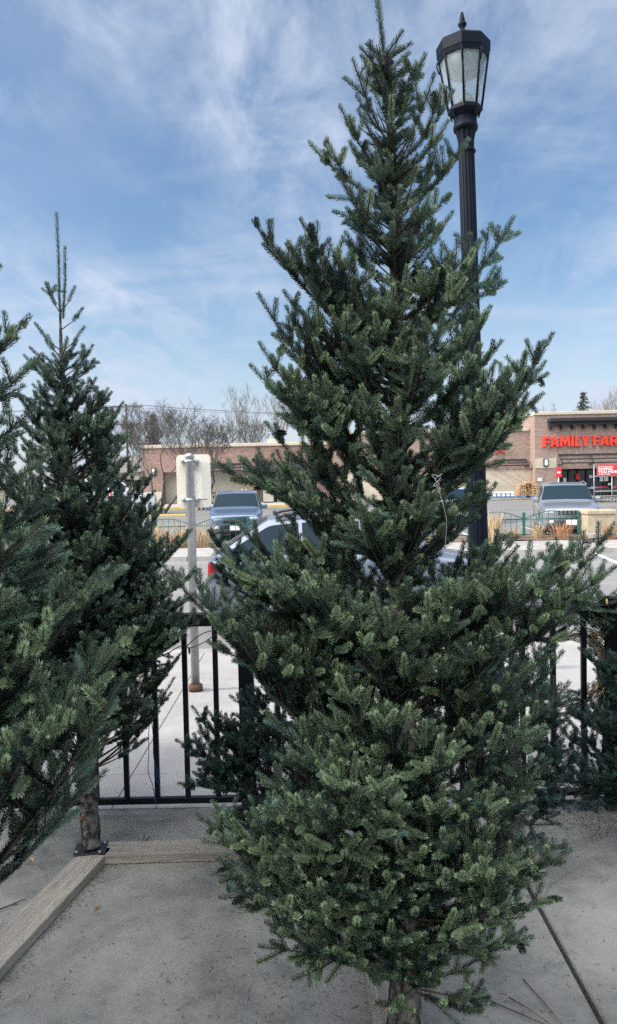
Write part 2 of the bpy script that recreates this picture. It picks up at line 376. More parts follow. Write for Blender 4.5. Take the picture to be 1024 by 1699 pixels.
for i in range(-20, 30): mb.bbox(i*3+0.01, i*3+2.99, 18.95, 19.13, -0.2, 0.002, 0.02)
struct(mb.build('far_kerb', MT['curb']))
slabs('far_pavement', [x*1.8 for x in range(-20, 40)], [19.14, 21.3], MT['curb'], -0.08, 0.0, 0.006)
mb = MB()
nx, ny = 200, 6
for i in range(nx+1):
    for k in range(ny+1):
        mb.v.append((-25+60*i/nx, 21.3+1.5*k/ny, 0.01+0.05*math.sin(math.pi*k/ny)+random.uniform(0, 0.03)))
for i in range(nx):
    for k in range(ny):
        a = i*(ny+1)+k; mb.f.append((a, a+ny+1, a+ny+2, a+1)); mb.m.append(0); mb.sm.append(True)
struct(mb.build('planting_bed', MT['mulch']))
mb = MB(); mb.box(-25, 35, 22.8, 22.95, -0.2, 0.02); struct(mb.build('car_park_kerb', MT['curb']))
# markings
mb = MB()
a = gp(985, 917, -0.13); b = gp(1040, 940, -0.13); d = (b-a).normalized(); q = Vector((-d.y, d.x, 0))*0.06
zm = -0.131
mb.add([(a.x-q.x, a.y-q.y, zm), (b.x-q.x, b.y-q.y, zm), (b.x+q.x, b.y+q.y, zm), (a.x+q.x, a.y+q.y, zm)], [(0, 1, 2, 3)])
struct(mb.build('white_parking_line', MT['whitepaint']))
mb = MB()
for i in range(12):
    x = -14+i*2.75
    mb.add([(x, 24.0, -0.126), (x+0.1, 24.0, -0.126), (x+0.1, 29.2, -0.126), (x, 29.2, -0.126)], [(0, 1, 2, 3)])
struct(mb.build('parking_bay_lines', MT['whitepaint']))
mb = MB(); mb.bbox(-26, at(309, 857, 45.3).x, 45.2, 45.5, -0.2, -0.03, 0.03); struct(mb.build('yellow_kerb', MT['yellowpaint']))
mb = MB(); mb.bbox(-28, 1.5, 57.2, 57.5, -0.2, 0.04, 0.03); struct(mb.build('yellow_shopfront_kerb', MT['yellowpaint']))
slabs('shopfront_pavement', [x*4 for x in range(-7, 1)], [57.5, 65.0], MT['walk'], -0.1, 0.03)

# ---------------------------------------------------------------- far trees
def bare_tree(name, label, base, H, spread, seedn, material, r0=0.16, depth=7, split=0.9, upw=0.25, group=None, forks=1, lean=0):
    rn = random.Random(seedn); root = thing(name, label, 'tree', base, 0, group)
    tk = MB(); cr = MB()
    def go(p, d, L, r, lv):
        n = 3; pts = [p]; rad = [r]
        for i in range(n):
            d = (d + Vector((rn.uniform(-1, 1), rn.uniform(-1, 1), rn.uniform(-0.6, 0.8)))*0.22 + Vector((0, 0, upw*0.12))).normalized()
            p = p + d*L/n; pts.append(p); rad.append(r*(1-0.28*(i+1)/n))
        (tk if lv <= 1 else cr).tube(pts, rad, 5 if lv < 3 else 3, cap=False)
        if lv >= depth: return
        k = 2 if rn.random() < 0.45 else 3
        for i in range(k):
            ax = Vector((rn.uniform(-1, 1), rn.uniform(-1, 1), rn.uniform(-0.3, 0.3)*spread + upw)).normalized()
            nd = (d*(1.0-0.35*split*spread) + ax*split*spread*0.85).normalized()
            go(p, nd, L*rn.uniform(0.62, 0.86), max(rad[-1]*rn.uniform(0.55, 0.8), 0.010), lv+1)
        if lv >= 2:
            m = pts[1]; ax = Vector((rn.uniform(-1, 1), rn.uniform(-1, 1), upw)).normalized()
            go(m, (d+ax).normalized(), L*0.6, max(r*0.4, 0.010), lv+2)
    for k in range(forks):
        d0 = Vector((rn.uniform(-.1, .1)+lean+(k-(forks-1)/2)*0.35, rn.uniform(-.15, .15), 1)).normalized()
        go(Vector((k*0.3, 0, 0)), d0, H*0.27, r0, 0)
    tk.build('trunk', material, root); cr.build('crown', material, root)
    return root
bgrp = 'bare winter trees behind the car park'
p = gp(262, 845, -0.13)
bare_tree('bare_tree', 'spreading dark bare tree before the left wing, nearest of the leafless trees', (at(258, 820, 50).x, 50, -0.13), 7.6, 1.2, 11, MT['bare'], 0.10, 6, 0.9, 0.34, bgrp, 3)
bare_tree('bare_tree', 'twisted bare tree with dense twigs left of the cream sign back', (at(330, 820, 54).x, 54, -0.13), 7.8, 1.2, 23, MT['bare'], 0.11, 6, 0.9, 0.34, bgrp, 3)
bare_tree('bare_tree', 'bare tree with fine grey twigs over the store roof beside the tall pale tree', (at(385, 790, 78).x, 78, -0.1), 9.6, 0.9, 5, MT['bare'], 0.14, 7, 0.8, 0.35, bgrp, 2)
bare_tree('bare_tree', 'tall pale bare tree with upright limbs behind the store roof', (at(452, 790, 82).x, 82, -0.1), 13.0, 0.62, 31, MT['bare_pale'], 0.28, 6, 0.75, 0.5, bgrp, 2)
bare_tree('bare_tree', 'faint pale bare treetop over the roof left of the dark spruce', (at(925, 790, 95).x, 95, -0.1), 11.0, 0.8, 42, MT['bare_pale'], 0.15, 6, 0.8, 0.45, bgrp, 2)
bare_tree('bare_tree', 'broad bare tree at the right edge above the store roof', (at(1030, 790, 85).x, 85, -0.1), 12.5, 0.85, 57, MT['bare_pale'], 0.24, 6, 0.8, 0.4, bgrp, 2)
bare_tree('bare_tree', 'grey bare tree by the utility pole at the left of the car park', (at(222, 800, 70).x, 70, -0.1), 9.0, 1.0, 63, MT['bare'], 0.13, 7, 0.85, 0.32, bgrp, 2)
src_tree = [o for o in COL.objects if o.name.startswith('bare_tree')]
for i, (x, y, k, sc_, lb) in enumerate(((-38, 78, 0, 1.5, 'broad bare tree far beyond the near left fir, closest to the left edge'), (-29, 92, 2, 1.2, 'thin grey bare tree in the gap between the two left firs'), (-47, 100, 5, 1.0, 'large pale bare tree far off past the left edge firs'), (-60, 85, 1, 1.6, 'bare tree farthest to the left of the car park'))):
    c = copy_tree(src_tree[k]); c.location = (x, y, -0.13); c.scale = (sc_,)*3; c.rotation_euler = (0, 0, 1.3*i+.5); tag(c, lb)
def far_conifer(label, base, H, Rr, seedn, mtr='farconifer'):
    rn = random.Random(seedn); root = thing('spruce_tree', label, 'tree', base)
    mb = MB(); mb.tube([(0, 0, 0), (0, 0, H)], [0.2, 0.03], 6); mb.build('trunk', MT['bare'], root)
    cr = MB()
    z = H*0.12
    while z < H:
        r = Rr*(1-z/H)**0.8
        for k in range(9):
            a = rn.uniform(0, 6.28); rr = r*rn.uniform(0.55, 1.1)+0.12
            tipp = Vector((math.cos(a)*rr, math.sin(a)*rr, z-0.12*rr+rn.uniform(-.1, .2))); o = Vector((0, 0, z+0.15))
            for j in range(int(8+rr*10)):
                t = rn.uniform(0.15, 1); c = o.lerp(tipp, t) + Vector((rn.uniform(-1, 1), rn.uniform(-1, 1), rn.uniform(-1, 0.6)))*0.22*(1.1-t)
                d = Vector((rn.uniform(-1, 1), rn.uniform(-1, 1), rn.uniform(-1, .4))).normalized()*rn.uniform(.12, .28); e = Vector((rn.uniform(-1, 1), rn.uniform(-1, 1), rn.uniform(-1, 1)))*0.07
                cr.add([c, c+d*0.5+e, c+d, c+d*0.5-e], [(0, 1, 2, 3)])
        z += H*0.028
    cr.build('crown', MT[mtr], root)
far_conifer('dark green spruce pointing up behind the store roof at right', (at(969, 790, 90).x, 90, -0.1), 11.4, 3.6, 3)
far_conifer('thin brownish conifer among the bare trees left of the cream sign back', (at(258, 800, 76).x, 76, -0.1), 8.6, 2.4, 8, 'bare')
# utility pole
u = thing('utility_pole', 'weathered wooden utility pole with two crossarms and insulators', 'utility pole', (at(213, 800, 88).x, 88, -0.1))
mb = MB(); mb.tube([(0, 0, 0), (0, 0, 11.0)], [0.17, 0.12], 8); mb.build('pole', MT['bare'], u)
for zc, hw in ((10.6, 1.9), (8.6, 1.5)):
    mb = MB(); mb.bbox(-hw, hw, -0.2, -0.08, zc, zc+0.14, 0.02); ca = mb.build('crossarm', MT['bare_pale'], u)
    for k in (-1, -.6, .6, 1): mb = MB(); mb.lathe([(0.04, 0), (0.06, 0.06), (0.03, 0.16)], 6, (hw*0.9*k, -0.14, zc+0.14)); mb.build('insulator', MT['galv'], ca)
mb = MB()
for k in (-1, 0.6, 1):
    for sgn in (-1, 1):
        pts = [Vector((k*1.7, -0.14, 10.85)).lerp(Vector((k*1.7+sgn*45, 12*sgn, 10.6)), t) - Vector((0, 0, 4*t*(1-t)*0.9)) for t in [i/10 for i in range(11)]]
        mb.tube(pts, 0.018, 3, cap=False)
mb.build('wire', MT['dark'], u)

# house far left
hx0 = at(150, 800, 80).x; hx1 = at(236, 800, 80).x
h = thing('pale_house', 'pale clapboard house with grey roof and porch behind the bare trees', 'house', ((hx0+hx1)/2, 82, -0.1)); hw = (hx1-hx0)/2
mb = MB(); mb.box(-hw, hw, -2, 4, 0, 3.2); mb.build('wall', nmat('house_siding', (0.52, 0.50, 0.42), (0.60, 0.57, 0.50), 1, 0.9), h)
mb = MB(); mb.add([(-hw-.4, -2.5, 3.1), (hw+.4, -2.5, 3.1), (hw+.4, 1, 5.0), (-hw-.4, 1, 5.0), (hw+.4, 4.5, 3.1), (-hw-.4, 4.5, 3.1)], [(0, 1, 2, 3), (3, 2, 4, 5), (0, 3, 5), (1, 4, 2), (0, 5, 4, 1)]); mb.build('roof', nmat('grey_shingle', (0.14, 0.13, 0.125), (0.22, 0.2, 0.19), 3, 0.9), h)
for k in (-0.45, 0.0, 0.45, 0.8):
    mb = MB(); mb.bbox(hw*k-.5, hw*k+.5, -2.08, -2.002, 1.1, 2.4, 0.02); fr = mb.build('window', MT['white'], h)
    mb = MB(); mb.box(hw*k-.4, hw*k+.4, -2.10, -2.085, 1.2, 2.3); mb.build('pane', MT['entry'], fr)

# ---------------------------------------------------------------- store
FY = 65.0
def fx(px): return at(px, 800, FY).x
def fz(px, py, Y=FY): return at(px, py, Y).z
store = thing('grocery_store', 'low brown brick grocery store with tan bands and dark cornice across the car park', 'store', (0, FY, -0.13))
def sb(mb, x0, x1, y0, y1, z0, z1, b=None):
    if b: mb.bbox(x0, x1, y0-FY, y1-FY, z0+0.13, z1+0.13, b)
    else: mb.box(x0, x1, y0-FY, y1-FY, z0+0.13, z1+0.13)
    return mb
G = -0.13
XL, X0, X1, X2 = fx(236), fx(556), fx(880), 34.0
zl = fz(400, 741); zm_ = fz(850, 716); zt = fz(950, 690)
zr = fz(950, 778)
xe0 = fx(915); xe1 = fx(1020)
# main block with entry opening
mb = MB(); sb(mb, X1, xe0, 63.6, 90, G, zt); sb(mb, xe1, X2, 63.6, 90, G, zt); sb(mb, xe0, xe1, 63.6, 90, zr, zt); mb.build('main_wall', MT['brick'], store)
mb = MB(); sb(mb, X1-.08, X2, 63.5, 90.2, zt+0.002, zt+0.28, 0.03); mb.build('roof_cap', MT['tan'], store)
mb = MB(); sb(mb, X1+.02, xe0-.02, 63.56, 63.598, fz(897, 777), fz(897, 761)); mb.build('stone_band', MT['tan'], store); mb = MB(); sb(mb, xe1+.02, xe1+1.7, 63.56, 63.598, fz(1024, 777), fz(1024, 761)); mb.build('stone_band', MT['tan'], store)
mb = MB(); sb(mb, fx(900), X2, 62.75, 63.59, fz(950, 702), fz(950, 696), 0.04); sb(mb, fx(901), X2, 63.1, 63.59, fz(950, 707), fz(950, 702)-.003); cor = mb.build('cornice', MT['cornice'], store)
for i in range(12):
    x = fx(904)+i*0.905
    mb = MB(); sb(mb, x-.11, x+.11, 62.95, 63.59, fz(950, 709.5), fz(950, 707)-.003); sb(mb, x-.08, x+.08, 63.25, 63.585, fz(950, 714), fz(950, 709.5)-.003); mb.build('bracket', MT['cornice'], cor)
for px in (914, 948, 981, 1015): mb = MB(); sb(mb, fx(px)-.015, fx(px)+.015, 63.592, 63.602, zr+.6, fz(950, 712)); mb.build('control_joint', MT['tan'], store)
# entry
mb = MB(); sb(mb, xe0, xe1, 65.4, 65.5, G, zr+.2); mb.build('entry_glazing', MT['entry'], store)
mb = MB()
for k in range(8):
    x = xe0+.05+(xe1-xe0-.1)*k/7; sb(mb, x-.05, x+.05, 65.25, 65.39, G, zr)
sb(mb, xe0+.1, xe1-.1, 65.25, 65.38, 2.15, 2.3); mb.build('door_frame', MT['dark'], store)
for (x, z, wd, ht, mm) in ((.6, 1.1, .3, .4, 'white'), (2.3, 1.4, .35, .5, 'redsign'), (2.6, .5, .5, .18, 'white'), (1.2, 1.2, .28, .35, 'white'), (3.4, 1.5, .3, .25, 'white'), (3.6, .6, .5, .25, 'pallet'), (4.3, 1.2, .3, .45, 'white'), (4.7, 1.2, .35, .45, 'white'), (5.0, .85, .3, .2, 'bags')):
    mb = MB(); sb(mb, xe0+x-wd/2, xe0+x+wd/2, 65.22, 65.245, z, z+ht); mb.build('door_poster', MT[mm], store)
def trellis(x0, x1, z0, z1, y0, n, nm='wall_trellis'):
    mb = MB()
    for z, yy in ((z1, y0), (z1*.52+z0*.48, y0-.45), (z0+.08, y0-.75)):
        sb(mb, x0, x1, yy-.05, yy+.05, z-.05, z+.05)
    for k in range(n):
        x = x0+.06+(x1-x0-.12)*k/(n-1)
        mb.tube([(x, y0+.0-FY, z1+.13), (x, y0-.25-FY, (z1*.7+z0*.3)+.13), (x, y0-.75-FY, z0+.08+.13)], 0.055, 6)
        sb(mb, x-.09, x+.09, y0-.05-.75, y0+.01, z0-.08, z0+.02)
    mb.build(nm, MT['cornice'], store)
trellis(fx(918), fx(1019), fz(950, 770.5), fz(950, 755), 63.55, 3)
# middle section and left wing
mb = MB(); zb = fz(850, 779)
sb(mb, X0, X1-.002, FY, 90, zb, zm_); mb.build('middle_wall', MT['brick'], store)
mb = MB(); sb(mb, X0, X1-.003, FY+.05, 89, G, zb-.002); mb.build('stucco_wall', MT['tan'], store)
mb = MB(); sb(mb, X0, X1-.09, FY-.12, 90, zm_+.002, zm_+.26, 0.03); mb.build('roof_cap', MT['tan'], store)
trellis(fx(820), fx(874), fz(850, 774), fz(850, 763), FY-.05, 2)
trellis(fx(690), fx(800), fz(850, 774), fz(850, 763), FY-.05, 3)
mb = MB(); zw = fz(400, 781)
xr0, xr1 = fx(270), fx(410); xa0, xa1 = fx(427), fx(523)
sb(mb, XL, X0-.002, FY, 90, zw, zl)
sb(mb, XL, xr0, FY+.003, 90, G, zw-.002); sb(mb, xr1, xa0-.0, FY+.003, 90, G, zw-.002); sb(mb, xa1, X0-.002, FY+.003, 90, G, zw-.002)
mb.build('wing_wall', MT['brickred'], store)
mb = MB(); sb(mb, xr0, xr1, FY+1.2, FY+1.4, G, zw); mb.build('recess_wall', MT['beige'], store)
mb = MB(); sb(mb, xa0, xa1, FY+1.4, FY+1.6, G, zw); mb.build('shop_window', MT['entry'], store)
mb = MB()
for px in (430, 463, 492, 520): sb(mb, fx(px)-.22, fx(px)+.22, FY+1.1, FY+1.39, G, zw-.004)
mb.build('window_pier', MT['beige'], store)
mb = MB(); sb(mb, XL-.1, X0-.003, FY-.15, 90, zl+.002, zl+.28, 0.03); mb.build('roof_cap', MT['tan'], store)
mb = MB(); sb(mb, XL, xr0-.1, FY-.02, FY-.001, G, 1.1); mb.build('stucco_base', MT['tan'], store)
mb = MB(); z0a, z1a = fz(470, 783), fz(470, 766); xa = xa0-.05; xb = xa1+.3
y0a = FY-1.3-FY; 
mb.add([(xa, -.003, z1a+.13), (xb, -.003, z1a+.13), (xb, -1.3, z0a+.45), (xa, -1.3, z0a+.45), (xa, -1.3, z0a+.13), (xb, -1.3, z0a+.13), (xa, -.003, z0a+.13), (xb, -.003, z0a+.13)],
       [(0, 3, 2, 1), (3, 4, 5, 2), (0, 6, 4, 3), (1, 2, 5, 7), (4, 6, 7, 5)])
n = 18
for k in range(n+1):
    x = xa+(xb-xa)*k/n; mb.tube([(x, -.003, z1a+.14), (x, -1.31, z0a+.46), (x, -1.31, z0a+.14)], 0.025, 4)
mb.build('awning', MT['cornice'], store)
trellis(fx(338), fx(406), fz(370, 783), fz(370, 770), FY-.05, 3)
def sconce(x, y, z):
    mb = MB(); sb(mb, x-.2, x+.2, y-.16, y-.002, z-.32, z+.32, .02); s_ = mb.build('wall_light', MT['dark'], store)
    mb = MB(); sb(mb, x-.12, x+.12, y-.19, y-.163, z-.24, z+.24, .01); mb.build('diffuser', MT['white'], s_)
sconce(fx(897), 63.56, fz(897, 768)); sconce(fx(404), FY, fz(404, 776)); sconce(fx(256), FY, fz(256, 783))
mb = MB(); sb(mb, fx(884), fx(891), 63.56, 63.59, fz(887, 798), fz(887, 793)); mb.build('notice', MT['white'], store)
mb = MB(); sb(mb, fx(440), fx(470), FY+5, FY+8, zl+.3, zl+.8, .05); mb.build('roof_unit', MT['tan'], store)

# lettering
def text_mesh(txt, size, depth, off, material, name, parent, loc, rot=(R(90), 0, 0), sx=1.0, shear=0.0):
    c = bpy.data.curves.new(name, 'FONT'); c.body = txt; c.size = size; c.extrude = depth; c.offset = off; c.resolution_u = 3; c.shear = shear
    o = bpy.data.objects.new(name, c); COL.objects.link(o)
    bpy.context.view_layer.update()
    dg = bpy.context.evaluated_depsgraph_get(); me = bpy.data.meshes.new_from_object(o.evaluated_get(dg))
    bpy.data.objects.remove(o); me.materials.clear(); me.materials.append(material)
    o = bpy.data.objects.new(name, me); COL.objects.link(o); o.parent = parent; o.location = loc; o.rotation_euler = rot; o.scale = (sx, 1, 1)
    return o
ls = thing('store_sign', 'big red channel letters spelling FAMILY FARE under the dark cornice', 'sign', (fx(895)-.15, 63.5, fz(950, 741.5)))
hL = fz(950, 725)-fz(950, 742.5)
adv = {'F': .66, 'A': .92, 'M': 1.06, 'I': .36, 'L': .58, 'Y': .86, 'R': .88, 'E': .74, ' ': .26}
BL = {'F': [[(0, 0), (.27, 0), (.27, .38), (.58, .38), (.58, .58), (.27, .58), (.27, .79), (.66, .79), (.66, 1), (0, 1)]],
      'E': [[(0, 0), (.68, 0), (.68, .21), (.27, .21), (.27, .40), (.60, .40), (.60, .59), (.27, .59), (.27, .79), (.68, .79), (.68, 1), (0, 1)]],
      'I': [[(0, 0), (.28, 0), (.28, 1), (0, 1)]], 'L': [[(0, 0), (.62, 0), (.62, .22), (.27, .22), (.27, 1), (0, 1)]],
      'Y': [[(.28, 0), (.55, 0), (.55, .40), (.83, 1), (.54, 1), (.415, .66), (.29, 1), (0, 1), (.28, .40)]],
      'M': [[(0, 0), (.25, 0), (.25, .60), (.44, .16), (.58, .16), (.77, .60), (.77, 0), (1.02, 0), (1.02, 1), (.72, 1), (.51, .50), (.30, 1), (0, 1)]],
      'A': [[(0, 0), (.27, 0), (.45, .72), (.45, 1), (.32, 1)], [(.90, 0), (.63, 0), (.45, .72), (.45, 1), (.58, 1)], [(.325, .22), (.575, .22), (.53, .40), (.37, .40)]],
      'R': [[(0, 0), (.27, 0), (.27, 1), (0, 1)], [(.27, .78), (.52, .78), (.57, .73), (.57, .64), (.52, .59), (.27, .59), (.27, .37), (.40, .37), (.57, 0), (.88, 0), (.68, .41), (.84, .55), (.84, .82), (.68, 1), (.27, 1)]]}
def block_letter(ch, h, parent, x):
    mb = MB()
    for pl in BL[ch]:
        n = len(pl); P = [(a*h, b*h) for a, b in pl]
        A_ = sum(P[i][0]*P[(i+1) % n][1]-P[(i+1) % n][0]*P[i][1] for i in range(n))
        if A_ < 0: P = P[::-1]
        mb.add([(a, -.16, b) for a, b in P]+[(a, .06, b) for a, b in P], [tuple(range(n)), tuple(range(2*n-1, n-1, -1))]+[(i, i+n, (i+1) % n+n, (i+1) % n) for i in range(n)])
    mb.build('letter', MT['redletter'], parent, (x, 0, 0))
x = 0
for ch in 'FAMILY FARE':
    if ch != ' ':
        block_letter(ch, hL*.93, ls, x)
    x += adv[ch]*hL*.985
px_ = thing('pharmacy_sign', 'red Rx letters on the brick wall behind the big fir', 'sign', (fx(806), FY-.12, fz(830, 750)))
text_mesh('R', 1.15, 0.09, 0.03, MT['redletter'], 'letter', px_, (0, 0, 0.08))
text_mesh('x', 1.25, 0.09, 0.04, MT['redletter'], 'letter', px_, (0.92, 0, 0.0))

# red banner on cart corral
cc = thing('cart_corral', 'galvanised cart corral frame carrying a red SAVING YOU MORE banner by the store door', 'cart corral', (at(986, 820, 52).x, 52, -0.13))
def cz(py): return at(1000, py, 52).z + .13
cxs = at(1000, 800, 52).x - cc.location.x
mb = MB()
for x in (0, 1.2, 3.9): mb.tube([(x, 0, 0), (x, 0, cz(770) if x != 1.2 else cz(790))], 0.04, 6)
for z in (cz(790), cz(815), .45): mb.tube([(0, 0, z), (3.9, 0, z)], 0.03, 6)
for x in (0, 3.9):
    mb.tube([(x, 2.6, 0), (x, 2.6, 1.0)], 0.04, 6); mb.tube([(x, 0, 1.0), (x, 2.6, 1.0)], 0.03, 6); mb.tube([(x, 0, .45), (x, 2.6, .45)], 0.03, 6)
mb.build('frame', MT['greypole'], cc)
mb = MB(); mb.bbox(.18, 3.8, -.06, -.02, cz(789), cz(771), .01); bn = mb.build('banner', MT['redsign'], cc)
bz1, bz0 = cz(771), cz(789); hh = bz1-bz0
for txt, sz, zo in (('Committed to', .15, .76), ('SAVING', .24, .49), ('YOU MORE.', .24, .22), ('FAMILY FARE', .12, .06)):
    text_mesh(txt, sz, .006, .009 if sz > .2 else .002, MT['white'], 'lettering', bn, (.26, -.067, bz0+hh*zo), sx=1.15)
# small red post sign
rp = thing('post_sign', 'small red sign on a thin white post at the store entrance', 'sign', (at(927, 815, 58).x, 58, .03))
mb = MB(); mb.tube([(0, 0, 0), (0, 0, 2.0)], .045, 6); mb.build('post', MT['white'], rp)
mb = MB(); mb.bbox(-.22, .22, -.07, -.05, 1.62, 2.35, .01); mb.build('sign_panel', MT['redsign'], rp)
mb = MB(); mb.box(-.13, .13, -.078, -.072, 1.9, 2.05); mb.build('sign_mark', MT['white'], rp)

# shopping carts
def make_cart():
    c = thing('shopping_cart', 'x', 'shopping cart')
    mb = MB()
    for s_ in (-.25, .25):
        mb.tube([(-.35, s_*.8, .25), (.4, s_, .25), (.45, s_, 1.0)], .022, 4); mb.tube([(-.42, s_*.9, .85), (.45, s_, 1.0)], .02, 4)
    for k in range(6):
        t = k/5; x = -.42+.85*t; mb.tube([(x+.03, -.23, .5), (x, -.24, .85+.14*t), (x, -.24, .85+.14*t)], .012, 3); mb.tube([(x+.03, .23, .5), (x, .24, .85+.14*t)], .012, 3); mb.tube([(x+.03, -.23, .5), (x+.03, .23, .5)], .012, 3)
    mb.build('basket', MT['dark'], c)
    mb = MB(); mb.tube([(.5, -.26, 1.02), (.5, .26, 1.02)], .025, 6); mb.build('handle', MT['redsign'], c)
    for x, y in ((-.3, -.2), (-.3, .2), (.35, -.24), (.35, .24)):
        mb = MB(); mb.lathe([(.02, -.02), (.065, -.02), (.065, .02), (.02, .02)], 10, (0, 0, 0), M=Matrix.Translation((x, y, .065)) @ Matrix.Rotation(R(90), 4, 'X')); mb.build('wheel', MT['tyre'], c)
    return c
cart = make_cart(); first = True
cl_ = [(cc.location.x+.5+.42*k, 52.5+.5*(k % 3), 'steel shopping cart, number %s from the left in the corral under the red banner' % wd) for k, wd in enumerate(['one', 'two', 'three', 'four', 'five', 'six', 'seven'])]
cl_ += [(fx(352), 62.9, 'shopping cart left against the beige recess wall, the left of two'), (fx(362), 62.7, 'shopping cart left against the beige recess wall, the right of two')]
for i, (x, y, lb) in enumerate(cl_):
    c = cart if i == 0 else copy_tree(cart)
    c.location = (x, y, -.13 if y < 57 else .03); c.rotation_euler = (0, 0, R(80) if y < 57 else R(20)); tag(c, lb, 'shopping cart', 'shopping carts by the store')
# bollards
bo = thing('bollard', 'x', 'bollard'); mb = MB(); mb.lathe([(.09, 0), (.09, .95), (.085, 1.02), (.05, 1.07), (0.001, 1.08)], 12); mb.build('post', MT['yellowpaint'], bo)
mb = MB(); mb.lathe([(.13, 0), (.13, .04), (.092, .05)], 12); mb.build('base_ring', MT['dark'], bo)
for i, (px, lb) in enumerate(((402, 'yellow bollard left of the brick pier by the recess'), (409, 'yellow bollard against the brick pier, next to another one'), (511, 'yellow bollard standing under the right end of the awning'), (547, 'yellow bollard at the wall right of the awning'))):
    c = bo if i == 0 else copy_tree(bo); c.location = (at(px, 820, 62.5).x, 62.5, .03); c.scale = (1, 1, 1.1); tag(c, lb, 'bollard', 'yellow bollards along the store front')
# ice box
ib = thing('ice_chest', 'tall pale cabinet standing under the black awning', 'cabinet', (fx(447), 63.4, .03))
mb = MB(); mb.bbox(-.42, .42, -.35, .35, .08, 1.75, .03); mb.build('cabinet', MT['beige'], ib)
mb = MB(); mb.bbox(-.36, .36, -.385, -.353, .9, 1.65, .01); mb.build('door', MT['white'], ib)
mb = MB(); mb.box(-.4, .4, -.3, .3, 0, .078); mb.build('plinth', MT['dark'], ib)
# firewood pallets
rnd = random.Random(5)
for idx, (px, n, lb) in enumerate(((864, 30, 'stack of split firewood bundles on a pallet beside the salt bags'), (876, 34, 'stack of split firewood bundles on a pallet next to the brick corner'))):
    fw = thing('firewood_stack', lb, 'firewood', (at(px, 820, 63.9).x, 63.9-.7, .03), 0, 'firewood stacks by the store wall')
    mb = MB(); mb.bbox(-.5, .5, -.5, .5, 0, .12, .02); mb.build('pallet', MT['pallet'], fw)
    for k in range(n):
        row = k//6; x = -.42+.17*(k % 6)+rnd.uniform(-.02, .02); z = .21+.2*row
        mb = MB(); a = rnd.uniform(0, 3); rr = rnd.uniform(.075, .11)
        pr = [(rr*math.cos(a+t), rr*math.sin(a+t)) for t in (0, 1.3, 2.5, 3.9, 5.1)]
        vs = [(x+p_[0], -.45, z+p_[1]) for p_ in pr]+[(x+p_[0], .4, z+p_[1]) for p_ in pr]
        mb.add(vs, [(4, 3, 2, 1, 0), (5, 6, 7, 8, 9)]+[(i, (i+1) % 5, (i+1) % 5+5, i+5) for i in range(5)]); o = mb.build('log', MT['firewood'], fw)
# salt bag pallets
for px, lb in ((815, 'flat pallet of white and blue salt bags nearest the lamp post'), (830, 'middle pallet of white and blue salt bags along the tan wall'), (845, 'pallet of white and blue salt bags next to the firewood')):
    sp_ = thing('salt_bag_pallet', lb, 'bags', (at(px, 824, 62.6).x, 62.6, .03), 0, 'pallets of salt bags along the tan wall')
    mb = MB(); mb.bbox(-.36, .36, -.5, .5, 0, .12, .02); mb.build('pallet', MT['pallet'], sp_)
    for k in range(6):
        mb = MB(); x = -.18+.36*(k % 2); z = .125+.13*(k//2); 
        mb.bbox(x-.17, x+.17, -.45, .42, z, z+.12, .05); mb.build('bag', MT['bags'], sp_)

# ---------------------------------------------------------------- green fence, stone block, grasses
gf = thing('green_fence', 'low green iron fence with arched spans edging the car park', 'fence', (0, 22.1, 0))
posts = [6.17+1.58*k for k in range(-12, 8)]
for x in posts:
    mb = MB(); mb.bbox(x-.035, x+.035, -.035, .035, 0, .72, .006); mb.lathe([(.05, .72), (.05, .74), (.0, .76)], 8, (x, 0, 0)); mb.build('post', MT['green'], gf)
for i in range(len(posts)-1):
    x0, x1 = posts[i]+.036, posts[i+1]-.036
    if 7.7 < x0 < 8.0: continue
    mb = MB(); mb.tube([(x0, 0, .56), (x1, 0, .56)], .016, 6); mb.tube([(x0, 0, .12), (x1, 0, .12)], .014, 6)
    arc = [(x0+(x1-x0)*t, 0, .58+.20*math.sin(math.pi*t)**1.0) for t in [k/14 for k in range(15)]]
    mb.tube(arc, .012, 5)
    for k in range(1, 9):
        t = k/9; mb.tube([(x0+(x1-x0)*t, 0, .12), (x0+(x1-x0)*t, 0, .58+.20*math.sin(math.pi*t))], .0085, 4, cap=False)
    mb.build('span', MT['green'], gf)
sbk = thing('stone_block', 'square tan cast stone block standing in line with the green fence', 'stone pier', (at(992, 870, 21.9).x, 21.9, 0))
mb = MB(); mb.bbox(-.40, .40, -.28, .28, 0, .66, .02); mb.build('body', MT['lime'], sbk)
mb = MB(); mb.bbox(-.43, .43, -.31, .31, .662, .80, .03); mb.build('cap', MT['lime'], sbk)
mb = MB(); mb.bbox(-.42, .46, -.5, -.315, 0, .16, .02); mb.build('foot', MT['curb'], sbk)
def grass_clump(base, H, Rr, n, m_, label, seedn):
    rn = random.Random(seedn); root = thing('ornamental_grass', label, 'grass clump', base, 0, 'dry ornamental grasses along the green fence')
    mb = MB()
    for k in range(n):
        a = rn.uniform(0, 6.28); r = rn.uniform(0, .22)*Rr/.4; l = H*rn.uniform(.55, 1.05); o = Vector((math.cos(a)*r, math.sin(a)*r, 0))
        out = Vector((math.cos(a), math.sin(a), 0))*Rr*rn.uniform(.2, 1.0); sd = Vector((-math.sin(a), math.cos(a), 0))*rn.uniform(.004, .008)
        P = [o, o+out*.35+Vector((0, 0, l*.6)), o+out+Vector((0, 0, l*rn.uniform(.8, 1)))]
        mb.add([P[0]-sd, P[0]+sd, P[1]+sd, P[1]-sd, P[2]], [(0, 1, 2, 3), (3, 2, 4)])
    mb.build('blades', m_, root)
